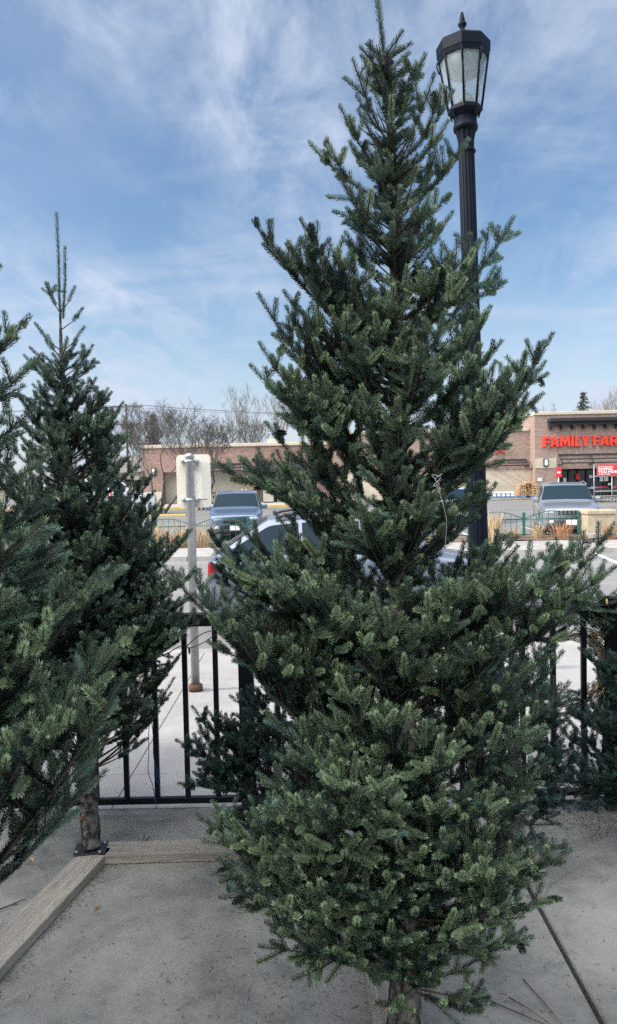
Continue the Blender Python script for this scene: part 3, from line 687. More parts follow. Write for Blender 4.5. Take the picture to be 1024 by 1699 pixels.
for k, (px, Y, H, Rr, m_, lb) in enumerate((
        (822, 20.6, 1.0, .3, 'straw', 'tall pale dry grass clump right beside the black lamp post'),
        (806, 21.6, .9, .35, 'straw', 'pale dry grass clump behind the black lamp post'),
        (851, 21.7, .4, .35, 'straw', 'low pale grass clump left of the first green post by the grey suv'),
        (892, 21.7, .5, .3, 'straw', 'pale grass clump in front of the grey suv wheel'),
        (931, 21.6, .62, .55, 'russet', 'russet brown grass clump in front of the grey suv grille'),
        (1012, 21.1, .55, .3, 'russet', 'russet grass clump at the right of the stone block'),
        (336, 21.6, .75, .5, 'straw', 'golden grass clump just left of the silver wagon'),
        (300, 21.6, .8, .5, 'straw', 'golden grass clump behind the sign pole'),
        (262, 21.6, .75, .5, 'straw', 'golden grass clump at the left end of the visible fence'),
        (283, 21.4, .5, .4, 'russet', 'low russet grass clump left of the sign pole'))):
    grass_clump((at(px, 880, Y).x, Y, .02), H, Rr, 110, MT[m_], lb, k)

# ---------------------------------------------------------------- cars
def smooth_interp(xs, xp, fp, s=0.05):
    v = np.interp(xs, xp, fp)
    k = np.exp(-0.5*((np.arange(-6, 7)*(xs[1]-xs[0]))/s)**2); k /= k.sum()
    vp = np.pad(v, 6, mode='edge'); return np.convolve(vp, k, 'valid')
def make_car(label, cat, paint, L=4.6, W=1.84, H=1.66, kind='suv', group=None, wheelr=.36, grille=None, name='parked_car', plate=True):
    root = thing(name, label, cat, (0, 0, 0), 0, group)
    # front is at x=0, rear at x=L
    xs = np.linspace(0, L, 93); hw = W/2
    hood = H*.62; belt = H*.60
    if kind == 'suv':
        cow, rf, rr, rb = .27*L, .40*L, .90*L, .985*L
    elif kind == 'wagon':
        cow, rf, rr, rb = .25*L, .40*L, .80*L, .985*L
    else:
        cow, rf, rr, rb = .27*L, .42*L, .70*L, .88*L
    rearz = hood*1.02
    top = smooth_interp(xs, [0, .02, .10*L, cow, rf, (rf+rr)/2, rr, rb, L], [hood*.80, hood*.86, hood*.93, hood*1.03, H*.965, H, H*.965, rearz*1.03, rearz*.95], .045)
    bel = smooth_interp(xs, [0, .12, cow, rr, L], [hood*.76, hood*.86, belt, belt*1.06, belt*1.03])
    wid = smooth_interp(xs, [0, .10, .35, .8, L-.6, L-.15, L], [hw*.80, hw*.90, hw*.98, hw, hw, hw*.95, hw*.86], .06)
    roofw = np.interp(xs, [0, cow, rf, rr, rb, L], [1.0, .93, .75, .74, .84, .95])
    gc = .20
    wx = (.185*L, .80*L)
    zb = np.full_like(xs, gc)
    for cxw in wx:
        dd = wheelr*1.16; inside = np.abs(xs-cxw) < dd
        zb[inside] = np.maximum(zb[inside], wheelr + np.sqrt(np.maximum(dd**2-(xs[inside]-cxw)**2, 0)))
    zb[0:3] += .10; zb[-3:] += .12
    secs = []
    for i, x in enumerate(xs):
        wb = wid[i]; zt_ = top[i]; be = min(bel[i], zt_-.03); z0 = min(zb[i], be-.14); wr = wb*roofw[i]
        edge = zt_ - .045 - (.02 if zt_ > belt*1.1 else 0)
        edge = max(edge, be+.015)
        g0 = be + (edge-be)*.08; g1 = be + (edge-be)*.92
        def wl(z): return wb-.03 + (wr-wb+.03)*((z-be)/max(edge-be, .001))
        zm2 = z0 + (be-z0)*.55
        pts = [(0, z0+.02), (wb*.80, z0+.02), (wb*.965, z0), (wb*.99, z0+(be-z0)*.18), (wb*1.0, zm2), (wb*.985, be-.05), (wb-.03, be), (wl(g0), g0), (wl(g1), g1), (wr*.96, zt_-.02 if edge < zt_ -.03 else zt_-.015), (wr*.72, zt_-.006), (wr*.36, zt_), (0, zt_+.004)]
        secs.append(pts)
    n = len(secs[0]); V = []; full = 2*n-2
    for i, x in enumerate(xs):
        h = secs[i]
        ring = [(x, p[0], p[1]) for p in h] + [(x, -p[0], p[1]) for p in h[-2:0:-1]]
        V += ring
    parts = {}
    side0, side1 = 7, 8
    pil = {'suv': [(rf-.05*L, .53*L), (.55*L, .715*L), (.735*L, .90*L)], 'wagon': [(rf-.06*L, .50*L), (.51*L, .70*L), (.71*L, .93*L)], 'sedan': [(rf-.05*L, .54*L), (.56*L, .72*L)]}[kind]
    body = []
    for i in range(len(xs)-1):
        xm = (xs[i]+xs[i+1])/2
        for k in range(full):
            a = i*full+k; b = i*full+(k+1) % full; c = (i+1)*full+(k+1) % full; d = (i+1)*full+k
            kk = k if k < n-1 else full-1-k      # mirrored strip index
            key = 'body'
            if kk == 7:
                for j, (p0, p1) in enumerate(pil):
                    if p0 < xm < p1 and (secs[i][8][1]-secs[i][7][1]) > .06: key = ('side_window', j, k < n-1)
            if kk in (9, 10, 11):
                if cow+.05 < xm < rf-.02: key = 'windscreen'
                if rr+.03 < xm < rb-.03: key = 'rear_window'
            parts.setdefault(key, []).append((a, b, c, d))
    parts['body'].append(tuple(range(full-1, -1, -1))); last = (len(xs)-1)*full; parts['body'].append(tuple(last+k for k in range(full)))
    for key, fs in parts.items():
        used = sorted({i for f in fs for i in f}); mp = {u: i for i, u in enumerate(used)}
        mb = MB(); sc_ = 1.0
        mb.add([V[u] for u in used], [tuple(mp[i] for i in f) for f in fs], 0, True)
        nm = key if isinstance(key, str) else key[0]
        mb.build(nm, paint if nm == 'body' else MT['glass'], root)
    # underbody / wheel wells
    mb = MB(); mb.box(.12, L-.15, -hw*.78, hw*.78, .24, .62); mb.build('underbody', MT['dark'], root)
    # wheels
    for cxw in wx:
        for sg in (-1, 1):
            M_w = Matrix.Translation((cxw, sg*(hw-.13), wheelr)) @ Matrix.Rotation(R(-90*sg), 4, 'X')
            mb = MB(); mb.lathe([(wheelr*.64, -.10), (wheelr*.93, -.11), (wheelr, -.07), (wheelr, .07), (wheelr*.93, .11), (wheelr*.66, .105), (wheelr*.62, .07)], 28, M=M_w); w_ = mb.build('wheel', MT['tyre'], root)
            mb = MB(); mb.lathe([(wheelr*.64, .075), (wheelr*.64, .10), (wheelr*.58, .085), (wheelr*.5, .06)], 24, M=M_w)
            for k in range(5):
                mb.bbox(.03, wheelr*.62, -.03, .03, .07, .10, .006, M=M_w @ Matrix.Rotation(k*2*math.pi/5, 4, 'Z'))
            mb.lathe([(.06, .07), (.06, .11), (.03, .115)], 10, M=M_w); mb.build('rim', MT['rim'], w_)
    # mirrors
    for sg in (-1, 1):
        mb = MB(); xm = cow+.32
        mb.bbox(xm-.07, xm+.07, min(sg*(hw-.05), sg*(hw+.17)), max(sg*(hw-.05), sg*(hw+.17)), belt+.02, belt+.18, .03); mb.build('side_mirror', paint, root)
    # roof rails
    if kind != 'sedan':
        for sg in (-1, 1):
            y = sg*hw*.74
            mb = MB(); pts = [(rf+.04*L+t_*(rr-rf-.06*L), y, np.interp(rf+.04*L+t_*(rr-rf-.06*L), xs, top)-.02+.045*math.sin(math.pi*t_)**.35) for t_ in [k/14 for k in range(15)]]
            mb.tube(pts, .018, 6); mb.build('roof_rail', MT['dark'] if kind == 'wagon' else MT['chrome'], root)
    # lights
    hz_ = hood*.80
    for sg in (-1, 1):
        mb = MB(); y0, y1 = sorted((sg*hw*.52, sg*hw*.84)); mb.bbox(-.01, .16, y0, y1, hz_-.11, hz_-.01, .02); mb.build('headlight', MT['lightglass'], root)
        mb = MB(); y0, y1 = sorted((sg*hw*.55, sg*hw*.72)); mb.bbox(-.025, .08, y0, y1, .40, .50, .02); mb.build('fog_light', MT['lightglass'], root)
        y0, y1 = sorted((sg*hw*.76, sg*(hw*.965)))
        mb = MB(); mb.bbox(L-.10, L-.005, y0, y1, belt*.80, belt*1.02, .03); mb.build('tail_light', MT['red'], root)
    mb = MB(); mb.bbox(-.03, .1, -hw*.45, hw*.45, hood*.60, hood*.60+.10, .02) if grille is None else mb.bbox(-.02, .10, -hw*.50, hw*.50, hz_-.16, hz_+.01, .02)
    gr = mb.build('grille', MT['dark'] if grille is None else MT['chrome'], root)
    if grille:
        for k in range(7):
            y = (k-3)*hw*.13; mb = MB(); mb.bbox(-.035, .02, y-.035, y+.035, hz_-.145, hz_-.005, .012); mb.build('grille_slot', MT['dark'], gr)
    mb = MB(); mb.bbox(-.045, .2, -hw*.80, hw*.80, .27, .40, .03); mb.build('front_bumper', MT['dark'], root)
    mb = MB(); mb.bbox(L-.16, L+.05, -hw*.82, hw*.82, .35, .52, .03); mb.build('rear_bumper', MT['dark'], root)
    mb = MB(); mb.bbox(-.06, -.047, -.16, .16, .36, .52, .004); mb.build('licence_plate', MT['white'], root)
    for sg in (-1, 1):
        for xx in (.50*L, .69*L):
            mb = MB(); y0, y1 = sorted((sg*(hw+.002), sg*(hw-.03))); mb.bbox(xx, xx+.17, y0, y1+ (0 if sg < 0 else .012), belt-.14, belt-.11, .008); mb.build('door_handle', paint, root)
    return root
def paint(name, c, metal=.55): return mat(name, c, .28, metal, .5, .6)
# heading h: the direction the front faces; the car's local -x is forward
def place_car(c, px, Y, heading_deg, z=-.13, front=True):
    # (px,Y): where the middle of the front bumper stands
    X = at(px, 850, Y).x; a = R(heading_deg)
    c.location = (X, Y, z); c.rotation_euler = (0, 0, a)
jeep = make_car('grey suv with seven slot grille facing the road behind the green fence', 'car', paint('grey_car_paint', (0.25, 0.265, 0.295), .4), 4.62, 1.86, 1.68, 'suv', None, .37, True)
place_car(jeep, 948, 24.2, 90-13)
s2 = make_car('blue grey suv facing the road behind the silver wagon roof', 'car', paint('blue_car_paint', (0.16, 0.22, 0.32)), 4.5, 1.80, 1.62, 'suv', None, .35)
place_car(s2, 389, 25.0, 90+3)
s3 = make_car('silver blue wagon parked at the near kerb with red tail light', 'car', paint('silver_car_paint', (0.20, 0.235, 0.30), .5), 3.95, 1.72, 1.52, 'wagon', None, .32)
a = 180+4
s3.rotation_euler = (0, 0, R(a)); fwd = Vector((-math.cos(R(a)), -math.sin(R(a)), 0))   # forward
rear = Vector((at(334, 940, 9.6).x+.02, 10.4, -.13)); s3.location = rear + fwd*3.95
s4 = make_car('pale silver car half hidden behind the big fir beside the lamp post', 'car', paint('pale_car_paint', (0.5, 0.54, 0.6), .3), 4.4, 1.78, 1.5, 'sedan', None, .33)
place_car(s4, 768, 31.0, 90-6)
s5 = make_car('dark blue car parked below the awning behind the fir branches', 'car', paint('navy_car_paint', (0.08, 0.14, 0.27)), 4.4, 1.78, 1.45, 'sedan', None, .33)
place_car(s5, 520, 33.0, 92)
# white van far left
vn = make_car('white delivery van with a red mark beyond the left firs', 'van', paint('white_van_paint', (0.66, 0.68, 0.74), .05), 5.2, 1.95, 2.3, 'suv', None, .36, name='delivery_van')
vn.location = (at(248, 830, 47).x, 49.0, -.13); vn.rotation_euler = (0, 0, R(180+8))
mb = MB(); mb.tube([(2.6, 1.0, 1.0), (2.68, 1.0, 1.2), (2.62, 1.0, 1.45)], .06, 6); mb.build('red_mark', MT['redsign'], vn)

# ---------------------------------------------------------------- black fence
FYY = 4.13
fence = thing('railing', 'black metal railing with square balusters behind the firs', 'railing', (0, FYY, 0))
def fxx(px, py=1250): return at(px, py, FYY).x
p0 = fxx(412); p1 = fxx(1020); per = p1-p0
for k in range(-3, 3):
    x = p0+per*k
    mb = MB(); mb.bbox(x-.04, x+.04, -.04, .04, .0125, 1.12, .004); po = mb.build('post', MT['blackiron'], fence)
    mb = MB(); mb.bbox(x-.046, x+.046, -.046, .046, 1.1205, 1.14, .006); mb.build('post_cap', MT['blackiron'], po)
    mb = MB(); mb.bbox(x-.075, x+.075, -.075, .075, .0005, .012, .003)
    mb.build('base_plate', MT['blackiron'], po)
    if k < 2:
        a, b = x+.041, x+per-.041
        mb = MB(); mb.bbox(a, b, -.03, .03, 1.03, 1.098, .004); mb.build('top_rail', MT['blackiron'], fence)
        mb = MB(); mb.bbox(a, b, -.016, .016, .062, .096, .003); mb.build('bottom_rail', MT['blackiron'], fence)
        nb = 11
        for j in range(nb):
            xx = x+per*(j+1)/(nb+1)
            mb = MB(); mb.bbox(xx-.0135, xx+.0135, -.0135, .0135, .0965, 1.0295, .002); mb.build('baluster', MT['blackiron'], fence)

# ---------------------------------------------------------------- sign post
sgn = thing('sign_post', 'blank cream back of a street sign on a galvanised steel pole', 'street sign', gp(325, 1146))
SY = sgn.location.y; ppm = F/SY
topz = at(311, 756, SY).z
mb = MB(); mb.lathe([(.037, 0), (.037, topz-.02), (.039, topz-.018), (.039, topz), (.03, topz+.018), (.001, topz+.024)], 20); mb.build('pole', MT['galv'], sgn)
mb = MB(); mb.lathe([(.062, 0), (.062, .05), (.05, .06), (.046, .06)], 20); mb.build('base_collar', MT['rust'], sgn)
sz1, sz0 = at(310, 754, SY).z, at(310, 843, SY).z
sx0, sx1 = at(281, 800, SY).x-sgn.location.x+.055, at(338, 800, SY).x-sgn.location.x+.055
# the plate stands beyond the pole (we see its back)
def rrect(x0, x1, z0, z1, r, y0, y1):
    pr = []
    for (cx_, cz_, a0) in ((x1-r, z1-r, 0), (x0+r, z1-r, 90), (x0+r, z0+r, 180), (x1-r, z0+r, 270)):
        for k in range(6): a = R(a0+18*k); pr.append((cx_+r*math.cos(a), cz_+r*math.sin(a)))
    n = len(pr); return [(p[0], y0, p[1]) for p in pr]+[(p[0], y1, p[1]) for p in pr], [tuple(range(n)), tuple(range(2*n-1, n-1, -1))]+[(i, i+n, (i+1) % n+n, (i+1) % n) for i in range(n)]
mb = MB(); v_, f_ = rrect(sx0, sx1, sz0, sz1, .035, .052, .055); mb.add(v_, f_); pn = mb.build('sign_panel', MT['signback'], sgn)
for z in (sz1-.06, sz0+.07):
    mb = MB(); mb.lathe([(.0375, -.012), (.047, -.012), (.047, .012), (.0375, .012)], 20, (0, 0, z))
    mb.bbox(-.075, -.046, -.02, .05, z-.014, z+.014, .003); mb.bbox(.046, .075, -.02, .05, z-.014, z+.014, .003); br_ = mb.build('clamp', MT['galv'], sgn)
    mb = MB()
    for x in (-.06, .06): mb.lathe([(.009, 0), (.009, .008), (.004, .009)], 6, M=Matrix.Translation((x, -.0205, z)) @ Matrix.Rotation(R(90), 4, 'X'))
    mb.build('bolt', MT['rim'], br_)
mb = MB()
for i, wd in enumerate((.008, .006, .009, .005, .008, .006)): mb.box(sx1-.10+i*.012, sx1-.10+i*.012+wd, .0505, .0515, sz0+.065, sz0+.075)
mb.build('sticker', MT['dark'], pn)

# ---------------------------------------------------------------- lamp post
LY = 6.1
lb_ = at(801, 1000, LY); lt = at(767, 35, LY)
Lc = Vector((at(803, 1180, LY).x, LY, 0))
lamp = thing('street_lamp', 'black fluted street lamp with an eight sided frosted glass lantern', 'street lamp', Lc)
dz = lt.z; lamp.rotation_euler = (0, math.atan2(lt.x-Lc.x, dz), 0)
def lz(py): return at(775, py, LY).z
def fluted(prof, nfl, depth, seg=3):
    V = []; n = nfl*seg*2
    for (r, z) in prof:
        for k in range(n):
            t = 2*math.pi*k/n; rr = r - depth*max(0, math.cos(t*nfl))**.7
            V.append((rr*math.cos(t), rr*math.sin(t), z))
    Fs = [(i*n+k, i*n+(k+1) % n, (i+1)*n+(k+1) % n, (i+1)*n+k) for i in range(len(prof)-1) for k in range(n)]
    return V, Fs
mb = MB(); V_, F_ = fluted([(.078, .5), (.074, 1.5), (.066, 2.6), (.062, lz(252))], 14, .007, 4); mb.add(V_, F_, 0, True); pole = mb.build('pole', MT['lampiron'], lamp)
mb = MB(); mb.lathe([(.21, 0), (.21, .05), (.19, .07), (.17, .12), (.15, .3), (.115, .42), (.10, .46), (.105, .48), (.085, .50), (.08, .52)], 16); mb.build('pole_base', MT['lampiron'], lamp)
z0, z1 = lz(250), lz(218)
mb = MB(); V_, F_ = fluted([(.060, z0), (.062, z0+.5*(z1-z0)), (.078, z1)], 10, .010, 4); mb.add(V_, F_, 0, True)
mb.lathe([(.068, z0-.02), (.074, z0-.01), (.068, z0+.004)], 24); mb.build('capital', MT['lampiron'], lamp)
mb = MB(); c_ = lz(200)
mb.lathe([(.07, z1), (.092, z1+.006), (.096, z1+.03), (.092, z1+.045), (.088, z1+.05), (.088, z1+.10), (.07, z1+.11)], 28); mb.build('collar', MT['lampiron'], lamp)
Rg0, Rg1 = .125, .188; zg0, zg1 = lz(180), lz(97); ph = R(22.5+8)
mb = MB(); mb.lathe([(.085, z1+.10), (.10, z1+.115), (.135, zg0-.03), (.135, zg0-.006), (.128, zg0)], 8, ph=ph, smooth=False); mb.build('lantern_base', MT['lampiron'], lamp)
def pol(r, k, z): t = 2*math.pi*k/8+ph; return Vector((r*math.cos(t), r*math.sin(t), z))
paneM = bpy.data.materials.new('frosted_lamp_glass'); paneM.use_nodes = True; t_ = paneM.node_tree; bs = t_.nodes['Principled BSDF']
bs.inputs['Base Color'].default_value = (.62, .70, .74, 1); bs.inputs['Roughness'].default_value = .25
tp = N(t_, 'ShaderNodeBsdfTransparent'); tp.inputs[0].default_value = (.93, .96, .98, 1); tl = N(t_, 'ShaderNodeBsdfTranslucent'); tl.inputs[0].default_value = (.8, .86, .9, 1)
mx1 = N(t_, 'ShaderNodeMixShader'); mx1.inputs[0].default_value = .5; mx2 = N(t_, 'ShaderNodeMixShader'); mx2.inputs[0].default_value = .74
t_.links.new(bs.outputs[0], mx1.inputs[1]); t_.links.new(tl.outputs[0], mx1.inputs[2]); t_.links.new(mx1.outputs[0], mx2.inputs[1]); t_.links.new(tp.outputs[0], mx2.inputs[2]); t_.links.new(mx2.outputs[0], t_.nodes['Material Output'].inputs[0])
for k in range(8):
    a, b = pol(Rg0-.004, k, zg0), pol(Rg0-.004, k+1, zg0); c, d = pol(Rg1-.004, k+1, zg1), pol(Rg1-.004, k, zg1)
    nn = ((b-a).cross(d-a)).normalized()*.002
    mb = MB(); mb.add([a, b, c, d, a-nn, b-nn, c-nn, d-nn], [(0, 1, 2, 3), (7, 6, 5, 4), (0, 4, 5, 1), (1, 5, 6, 2), (2, 6, 7, 3), (3, 7, 4, 0)]); mb.build('glass_pane', paneM, lamp)
    mb = MB(); mb.tube([pol(Rg0+.002, k, zg0-.01), pol(Rg1+.002, k, zg1+.01)], .0085, 6); mb.build('rib', MT['lampiron'], lamp)
    mb = MB(); mb.tube([pol(Rg0+.004, k, zg0-.002), pol(.10, k, z1+.09)], .006, 5); mb.build('scroll', MT['lampiron'], lamp)
mb = MB(); mb.lathe([(Rg1-.02, zg1-.004), (Rg1+.004, zg1-.012), (Rg1+.012, zg1+.02), (Rg1+.016, zg1+.024), (Rg1+.02, zg1+.10), (Rg1+.006, zg1+.115), (.10, zg1+.165), (.05, zg1+.18)], 8, ph=ph, smooth=False); rf_ = mb.build('lantern_roof', MT['lampiron'], lamp)
zt0 = zg1+.178; zt1 = lz(36)
hF = zt1-zt0
mb = MB(); mb.lathe([(.05, zt0), (.045, zt0+.02), (.02, zt0+.035), (.016, zt0+.05), (.032, zt0+.07), (.034, zt0+.085), (.018, zt0+.105), (.022, zt0+.115), (.019, zt0+.125), (.010, zt0+.17), (.001, zt1)], 16); mb.build('finial', MT['lampiron'], rf_)
lampdim = nmat('lamp_reflector', (0.16, 0.19, 0.17), (0.30, 0.33, 0.30), 18, .6)
mb = MB(); mb.lathe([(.16, zg1-.01), (.155, zg1-.06), (.12, zg1-.12), (.06, zg1-.15), (.01, zg1-.155)], 20); mb.build('reflector', lampdim, lamp)
mb = MB(); mb.lathe([(.075, zg0+.004), (.07, zg0+.06), (.05, zg0+.10), (.01, zg0+.115)], 20); mb.build('lamp_socket', lampdim, lamp)
for k in (0, 3, 5, 6):
    mb = MB(); mb.tube([pol(Rg1+.012, k+.0, zg1+.0), pol(Rg1+.018, k, zg1-.03), pol(Rg1-.002, k, zg1-.09)], .006, 5); mb.build('latch', MT['lampiron'], lamp)

# ---------------------------------------------------------------- firs
UP = np.array([0, 0, 1.0])
def nrm(v): return v/(np.linalg.norm(v)+1e-9)
def core_shoots(f, tp, z0, z1, n, rad0, ln=(.06, .13)):
    for i in range(n):
        z = f.r.uniform(z0, z1); a = f.r.uniform(0, 2*np.pi); o = np.array([math.cos(a), math.sin(a), 0]); tk = trunk_at(tp, z)
        d = nrm(o+UP*f.r.uniform(.3, 1.1)); f.bt = -.18
        f.axis(tk+o*rad0, d, f.r.uniform(*ln), nrm(np.cross(d, UP)), 1, maxord=2)
class Fir:
    def __init__(s, seedn, seg=.085, nlen=.018, nwid=.0021, dens=700, dense_top=True):
        s.r = np.random.default_rng(seedn); s.P = []; s.D = []; s.L = []; s.U = []; s.T = []; s.K = []; s.W = []
        s.seg = seg; s.nlen = nlen; s.nwid = nwid; s.dens = dens
    bt = 0.0
    def shoot(s, p, d, L, tint, needles=1.0, r0=.0025, r1=.0018):
        s.P.append(p); s.D.append(d); s.L.append(L); s.T.append(tint); s.K.append(needles); s.W.append((r0, r1))
    def axis(s, p, d, L, side, order, curl=.20, bare=0.0, base_r=None, path=None, lat=1.0, maxord=2):
        r = s.r; n = max(1, int(round(L/s.seg)))
        if path is not None: pts = path(np.linspace(0, 1, n+1))
        step = L/n
        for i in range(n):
            rem = L-(i+1)*step; prev = L-i*step
            if path is not None:
                q = pts[i+1]; dd = q-pts[i]; st = np.linalg.norm(dd); d = dd/(st+1e-9); p = pts[i]
                side = nrm(side - d*np.dot(side, d))
            else:
                st = step*r.uniform(.88, 1.1)
            age = rem/s.seg
            rr0 = .0016+.0007*(prev/s.seg)*(.8 if order else 1.0); rr1 = .0014+.0007*(rem/s.seg)*(.8 if order else 1.0)
            frac = i/n
            cov = 1.0 if age < 4.5 else .8
            if frac < bare: cov = 0.0
            tint = np.clip(.46 + s.bt - .16*age + r.normal(0, .14) + (.34 if age < .5 else 0) - .06*(2-order), 0, 1)
            s.shoot(p, d, st, tint, cov, rr0, rr1)
            e = p+d*st
            if order < maxord and frac >= bare*.8:
                up = nrm(np.cross(side, d)); 
                if up[2] < 0: up = -up
                if rem > .2*s.seg or (order == 0 and rem > 0):
                    for sg in (-1, 1):
                        if r.random() < .86*lat:
                            a = R(r.uniform(40, 60)); ll = (rem*r.uniform(.5, .72)+s.seg*r.uniform(.05, .35))
                            tilt = r.uniform(-.15, .5)
                            nd = nrm(d*math.cos(a)+side*sg*math.sin(a)+up*tilt*.6)
                            ns = nrm(np.cross(nd, up))
                            nd = nrm(nd+UP*r.uniform(.05, .35)); ns = nrm(ns-nd*np.dot(ns, nd))
                            if ll > .03: s.axis(e, nd, ll, ns, order+1, curl, 0, lat=lat, maxord=maxord)
                    if order <= 1 and r.random() < .75*lat and rem > s.seg*.6:
                        a = R(r.uniform(35, 65)); nd = nrm(d*math.cos(a)+up*math.sin(a)+side*r.uniform(-.4, .4)); s.axis(e, nd, min(rem*.5+.035, .18), nrm(np.cross(nd, up)+side*.01), order+1, curl, 0, lat=lat, maxord=maxord)
                if r.random() < .40*lat:      # short shoot between the whorls
                    a = R(r.uniform(45, 75)); sg = r.choice((-1, 1)); nd = nrm(d*math.cos(a)+side*sg*math.sin(a)+up*r.uniform(-.2, .5))
                    s.shoot(p+d*st*r.uniform(.3, .7), nd, r.uniform(.03, .06), np.clip(.5+s.bt+r.normal(0, .15)-.08*age, 0, 1), 1.0, .0016, .0012)
            if path is None:
                p = e; d = nrm(d + UP*curl*r.uniform(.4, 1.4)+r.normal(0, .06, 3))
            else: p = e
    def branch(s, a, tip, sag=.3, bare=.18, lat=1.0, maxord=2):
        a = np.array(a, float); tip = np.array(tip, float); v = tip-a; s.bt = s.r.normal(0, .12)
        h = np.array([v[0], v[1], 0]); c = a + h*.55 + UP*(v[2]*(.5-sag))
        path = lambda t: ((1-t)**2)[:, None]*a + (2*t*(1-t))[:, None]*c + (t**2)[:, None]*tip
        L = np.linalg.norm(v)*1.06
        side = nrm(np.cross(nrm(v), UP)+s.r.normal(0, .22, 3))
        s.axis(a, nrm(c-a), L, side, 0, bare=bare, path=path, lat=lat, maxord=maxord)
    def build(s, root, nm, trunkpts, trunkrad, bark=None):
        P = np.array(s.P); D = np.array(s.D); L = np.array(s.L); T = np.array(s.T); K = np.array(s.K); W = np.array(s.W); r = s.r
        base = np.array(root.location)
        P = P-base
        # needles
        cnt = np.maximum((L*s.dens*K).astype(int), 0); cnt[(K > 0) & (cnt < 8)] = 8
        idx = np.repeat(np.arange(len(P)), cnt); tot = len(idx)
        st = np.cumsum(cnt)-cnt; loc = np.arange(tot)-st[idx]; t = (loc+r.uniform(0, 1, tot)*.9)/np.maximum(cnt[idx], 1)
        d = D[idx]; A = np.cross(d, UP); A /= (np.linalg.norm(A, axis=1)[:, None]+1e-6); B = np.cross(A, d)      # B is the upper side
        ang = loc*2.399+r.uniform(-.4, .4, tot)
        ang = ((ang+np.pi) % (2*np.pi))-np.pi; ang = ang*.90                     # fewer needles underneath
        rad = A*np.sin(ang)[:, None]+B*np.cos(ang)[:, None]
        el = np.radians(74-22*t**4+r.normal(0, 6, tot))
        nd = d*np.cos(el)[:, None]+rad*np.sin(el)[:, None]+B*.18
        nd /= np.linalg.norm(nd, axis=1)[:, None]
        n2 = nd+d*.75+B*.22; n2 /= np.linalg.norm(n2, axis=1)[:, None]
        ln = s.nlen*(1-.30*t**4)*r.uniform(.82, 1.12, tot)*np.where(L[idx] < .05, .82, 1)
        wr = np.cross(nd, d); wr /= (np.linalg.norm(wr, axis=1)[:, None]+1e-6)
        o = P[idx]+d*(t*L[idx])[:, None]+rad*.0015
        hwid = s.nwid/2*r.uniform(.85, 1.15, tot)
        curl = d*(.0)+B*.0
        v0 = o; v1 = o+nd*(ln*.45)[:, None]+wr*hwid[:, None]; v2 = o+nd*(ln*.45)[:, None]+n2*(ln*.55)[:, None]; v3 = o+nd*(ln*.45)[:, None]-wr*hwid[:, None]
        V = np.stack([v0, v1, v2, v3], 1).reshape(-1, 3); Fq = np.arange(tot*4).reshape(-1, 4)
        tint = np.clip(T[idx]+r.normal(0, .11, tot)+.12*(t > .85), 0, 1)
        crown = npmesh('crown', V, Fq, [MT[nm]], root, {'tint': tint})
        # wood
        n = 5; k = np.arange(n)*2*np.pi/n
        A = np.cross(D, UP); A /= (np.linalg.norm(A, axis=1)[:, None]+1e-6); B = np.cross(A, D)
        ring = A[:, None]*np.cos(k)[None, :, None]+B[:, None]*np.sin(k)[None, :, None]
        V0 = P[:, None]+ring*W[:, 0][:, None, None]; V1 = (P+D*L[:, None])[:, None]+ring*W[:, 1][:, None, None]
        V = np.concatenate([V0, V1], 1).reshape(-1, 3)
        q = np.array([[i, (i+1) % n, n+(i+1) % n, n+i] for i in range(n)])
        Fq = (np.arange(len(P))*2*n)[:, None, None]+q[None]
        npmesh('limbs', V, Fq.reshape(-1, 4), [MT['twig']], crown, smooth=True)
        # trunk
        n = 18; V = []; m = 90
        tp = np.array(trunkpts)-base; tt = np.linspace(0, 1, len(tp)); ts = np.linspace(0, 1, m)
        cs = np.stack([np.interp(ts, tt, tp[:, j]) for j in range(3)], 1); rs = np.interp(ts, tt, trunkrad)
        for i in range(m):
            for j in range(n):
                a = 2*np.pi*j/n; rr = rs[i]*(1+.05*math.sin(3*a+ts[i]*9)+r.uniform(-.07, .07)); V.append(cs[i]+np.array([math.cos(a), math.sin(a), 0])*rr)
        Fq = np.array([[i*n+j, i*n+(j+1) % n, (i+1)*n+(j+1) % n, (i+1)*n+j] for i in range(m-1) for j in range(n)])
        tr = npmesh('trunk', np.array(V), Fq, [bark or MT['bark']], root, smooth=True)
        return crown, tr, tot
def stubs(root, trunk, z_list, rad, seedn):
    rn = random.Random(seedn)
    for z in z_list:
        a = rn.uniform(math.pi*1.0, math.pi*2.0); d = Vector((math.cos(a), math.sin(a), .5)).normalized()
        mb = MB(); o = Vector((d.x*rad*.8, d.y*rad*.8, z)); mb.tube([o, o+d*rad*.55], [rad*.17, rad*.13], 8, cap=True); mb.build('pruned_stub', MT['cutwood'], trunk)
def trunk_at(pts, z):
    pts = [np.array(p) for p in pts]
    for a, b in zip(pts, pts[1:]):
        if z <= b[2]: 
            t = (z-a[2])/(b[2]-a[2]+1e-9); return a+(b-a)*max(t, 0)
    return pts[-1]

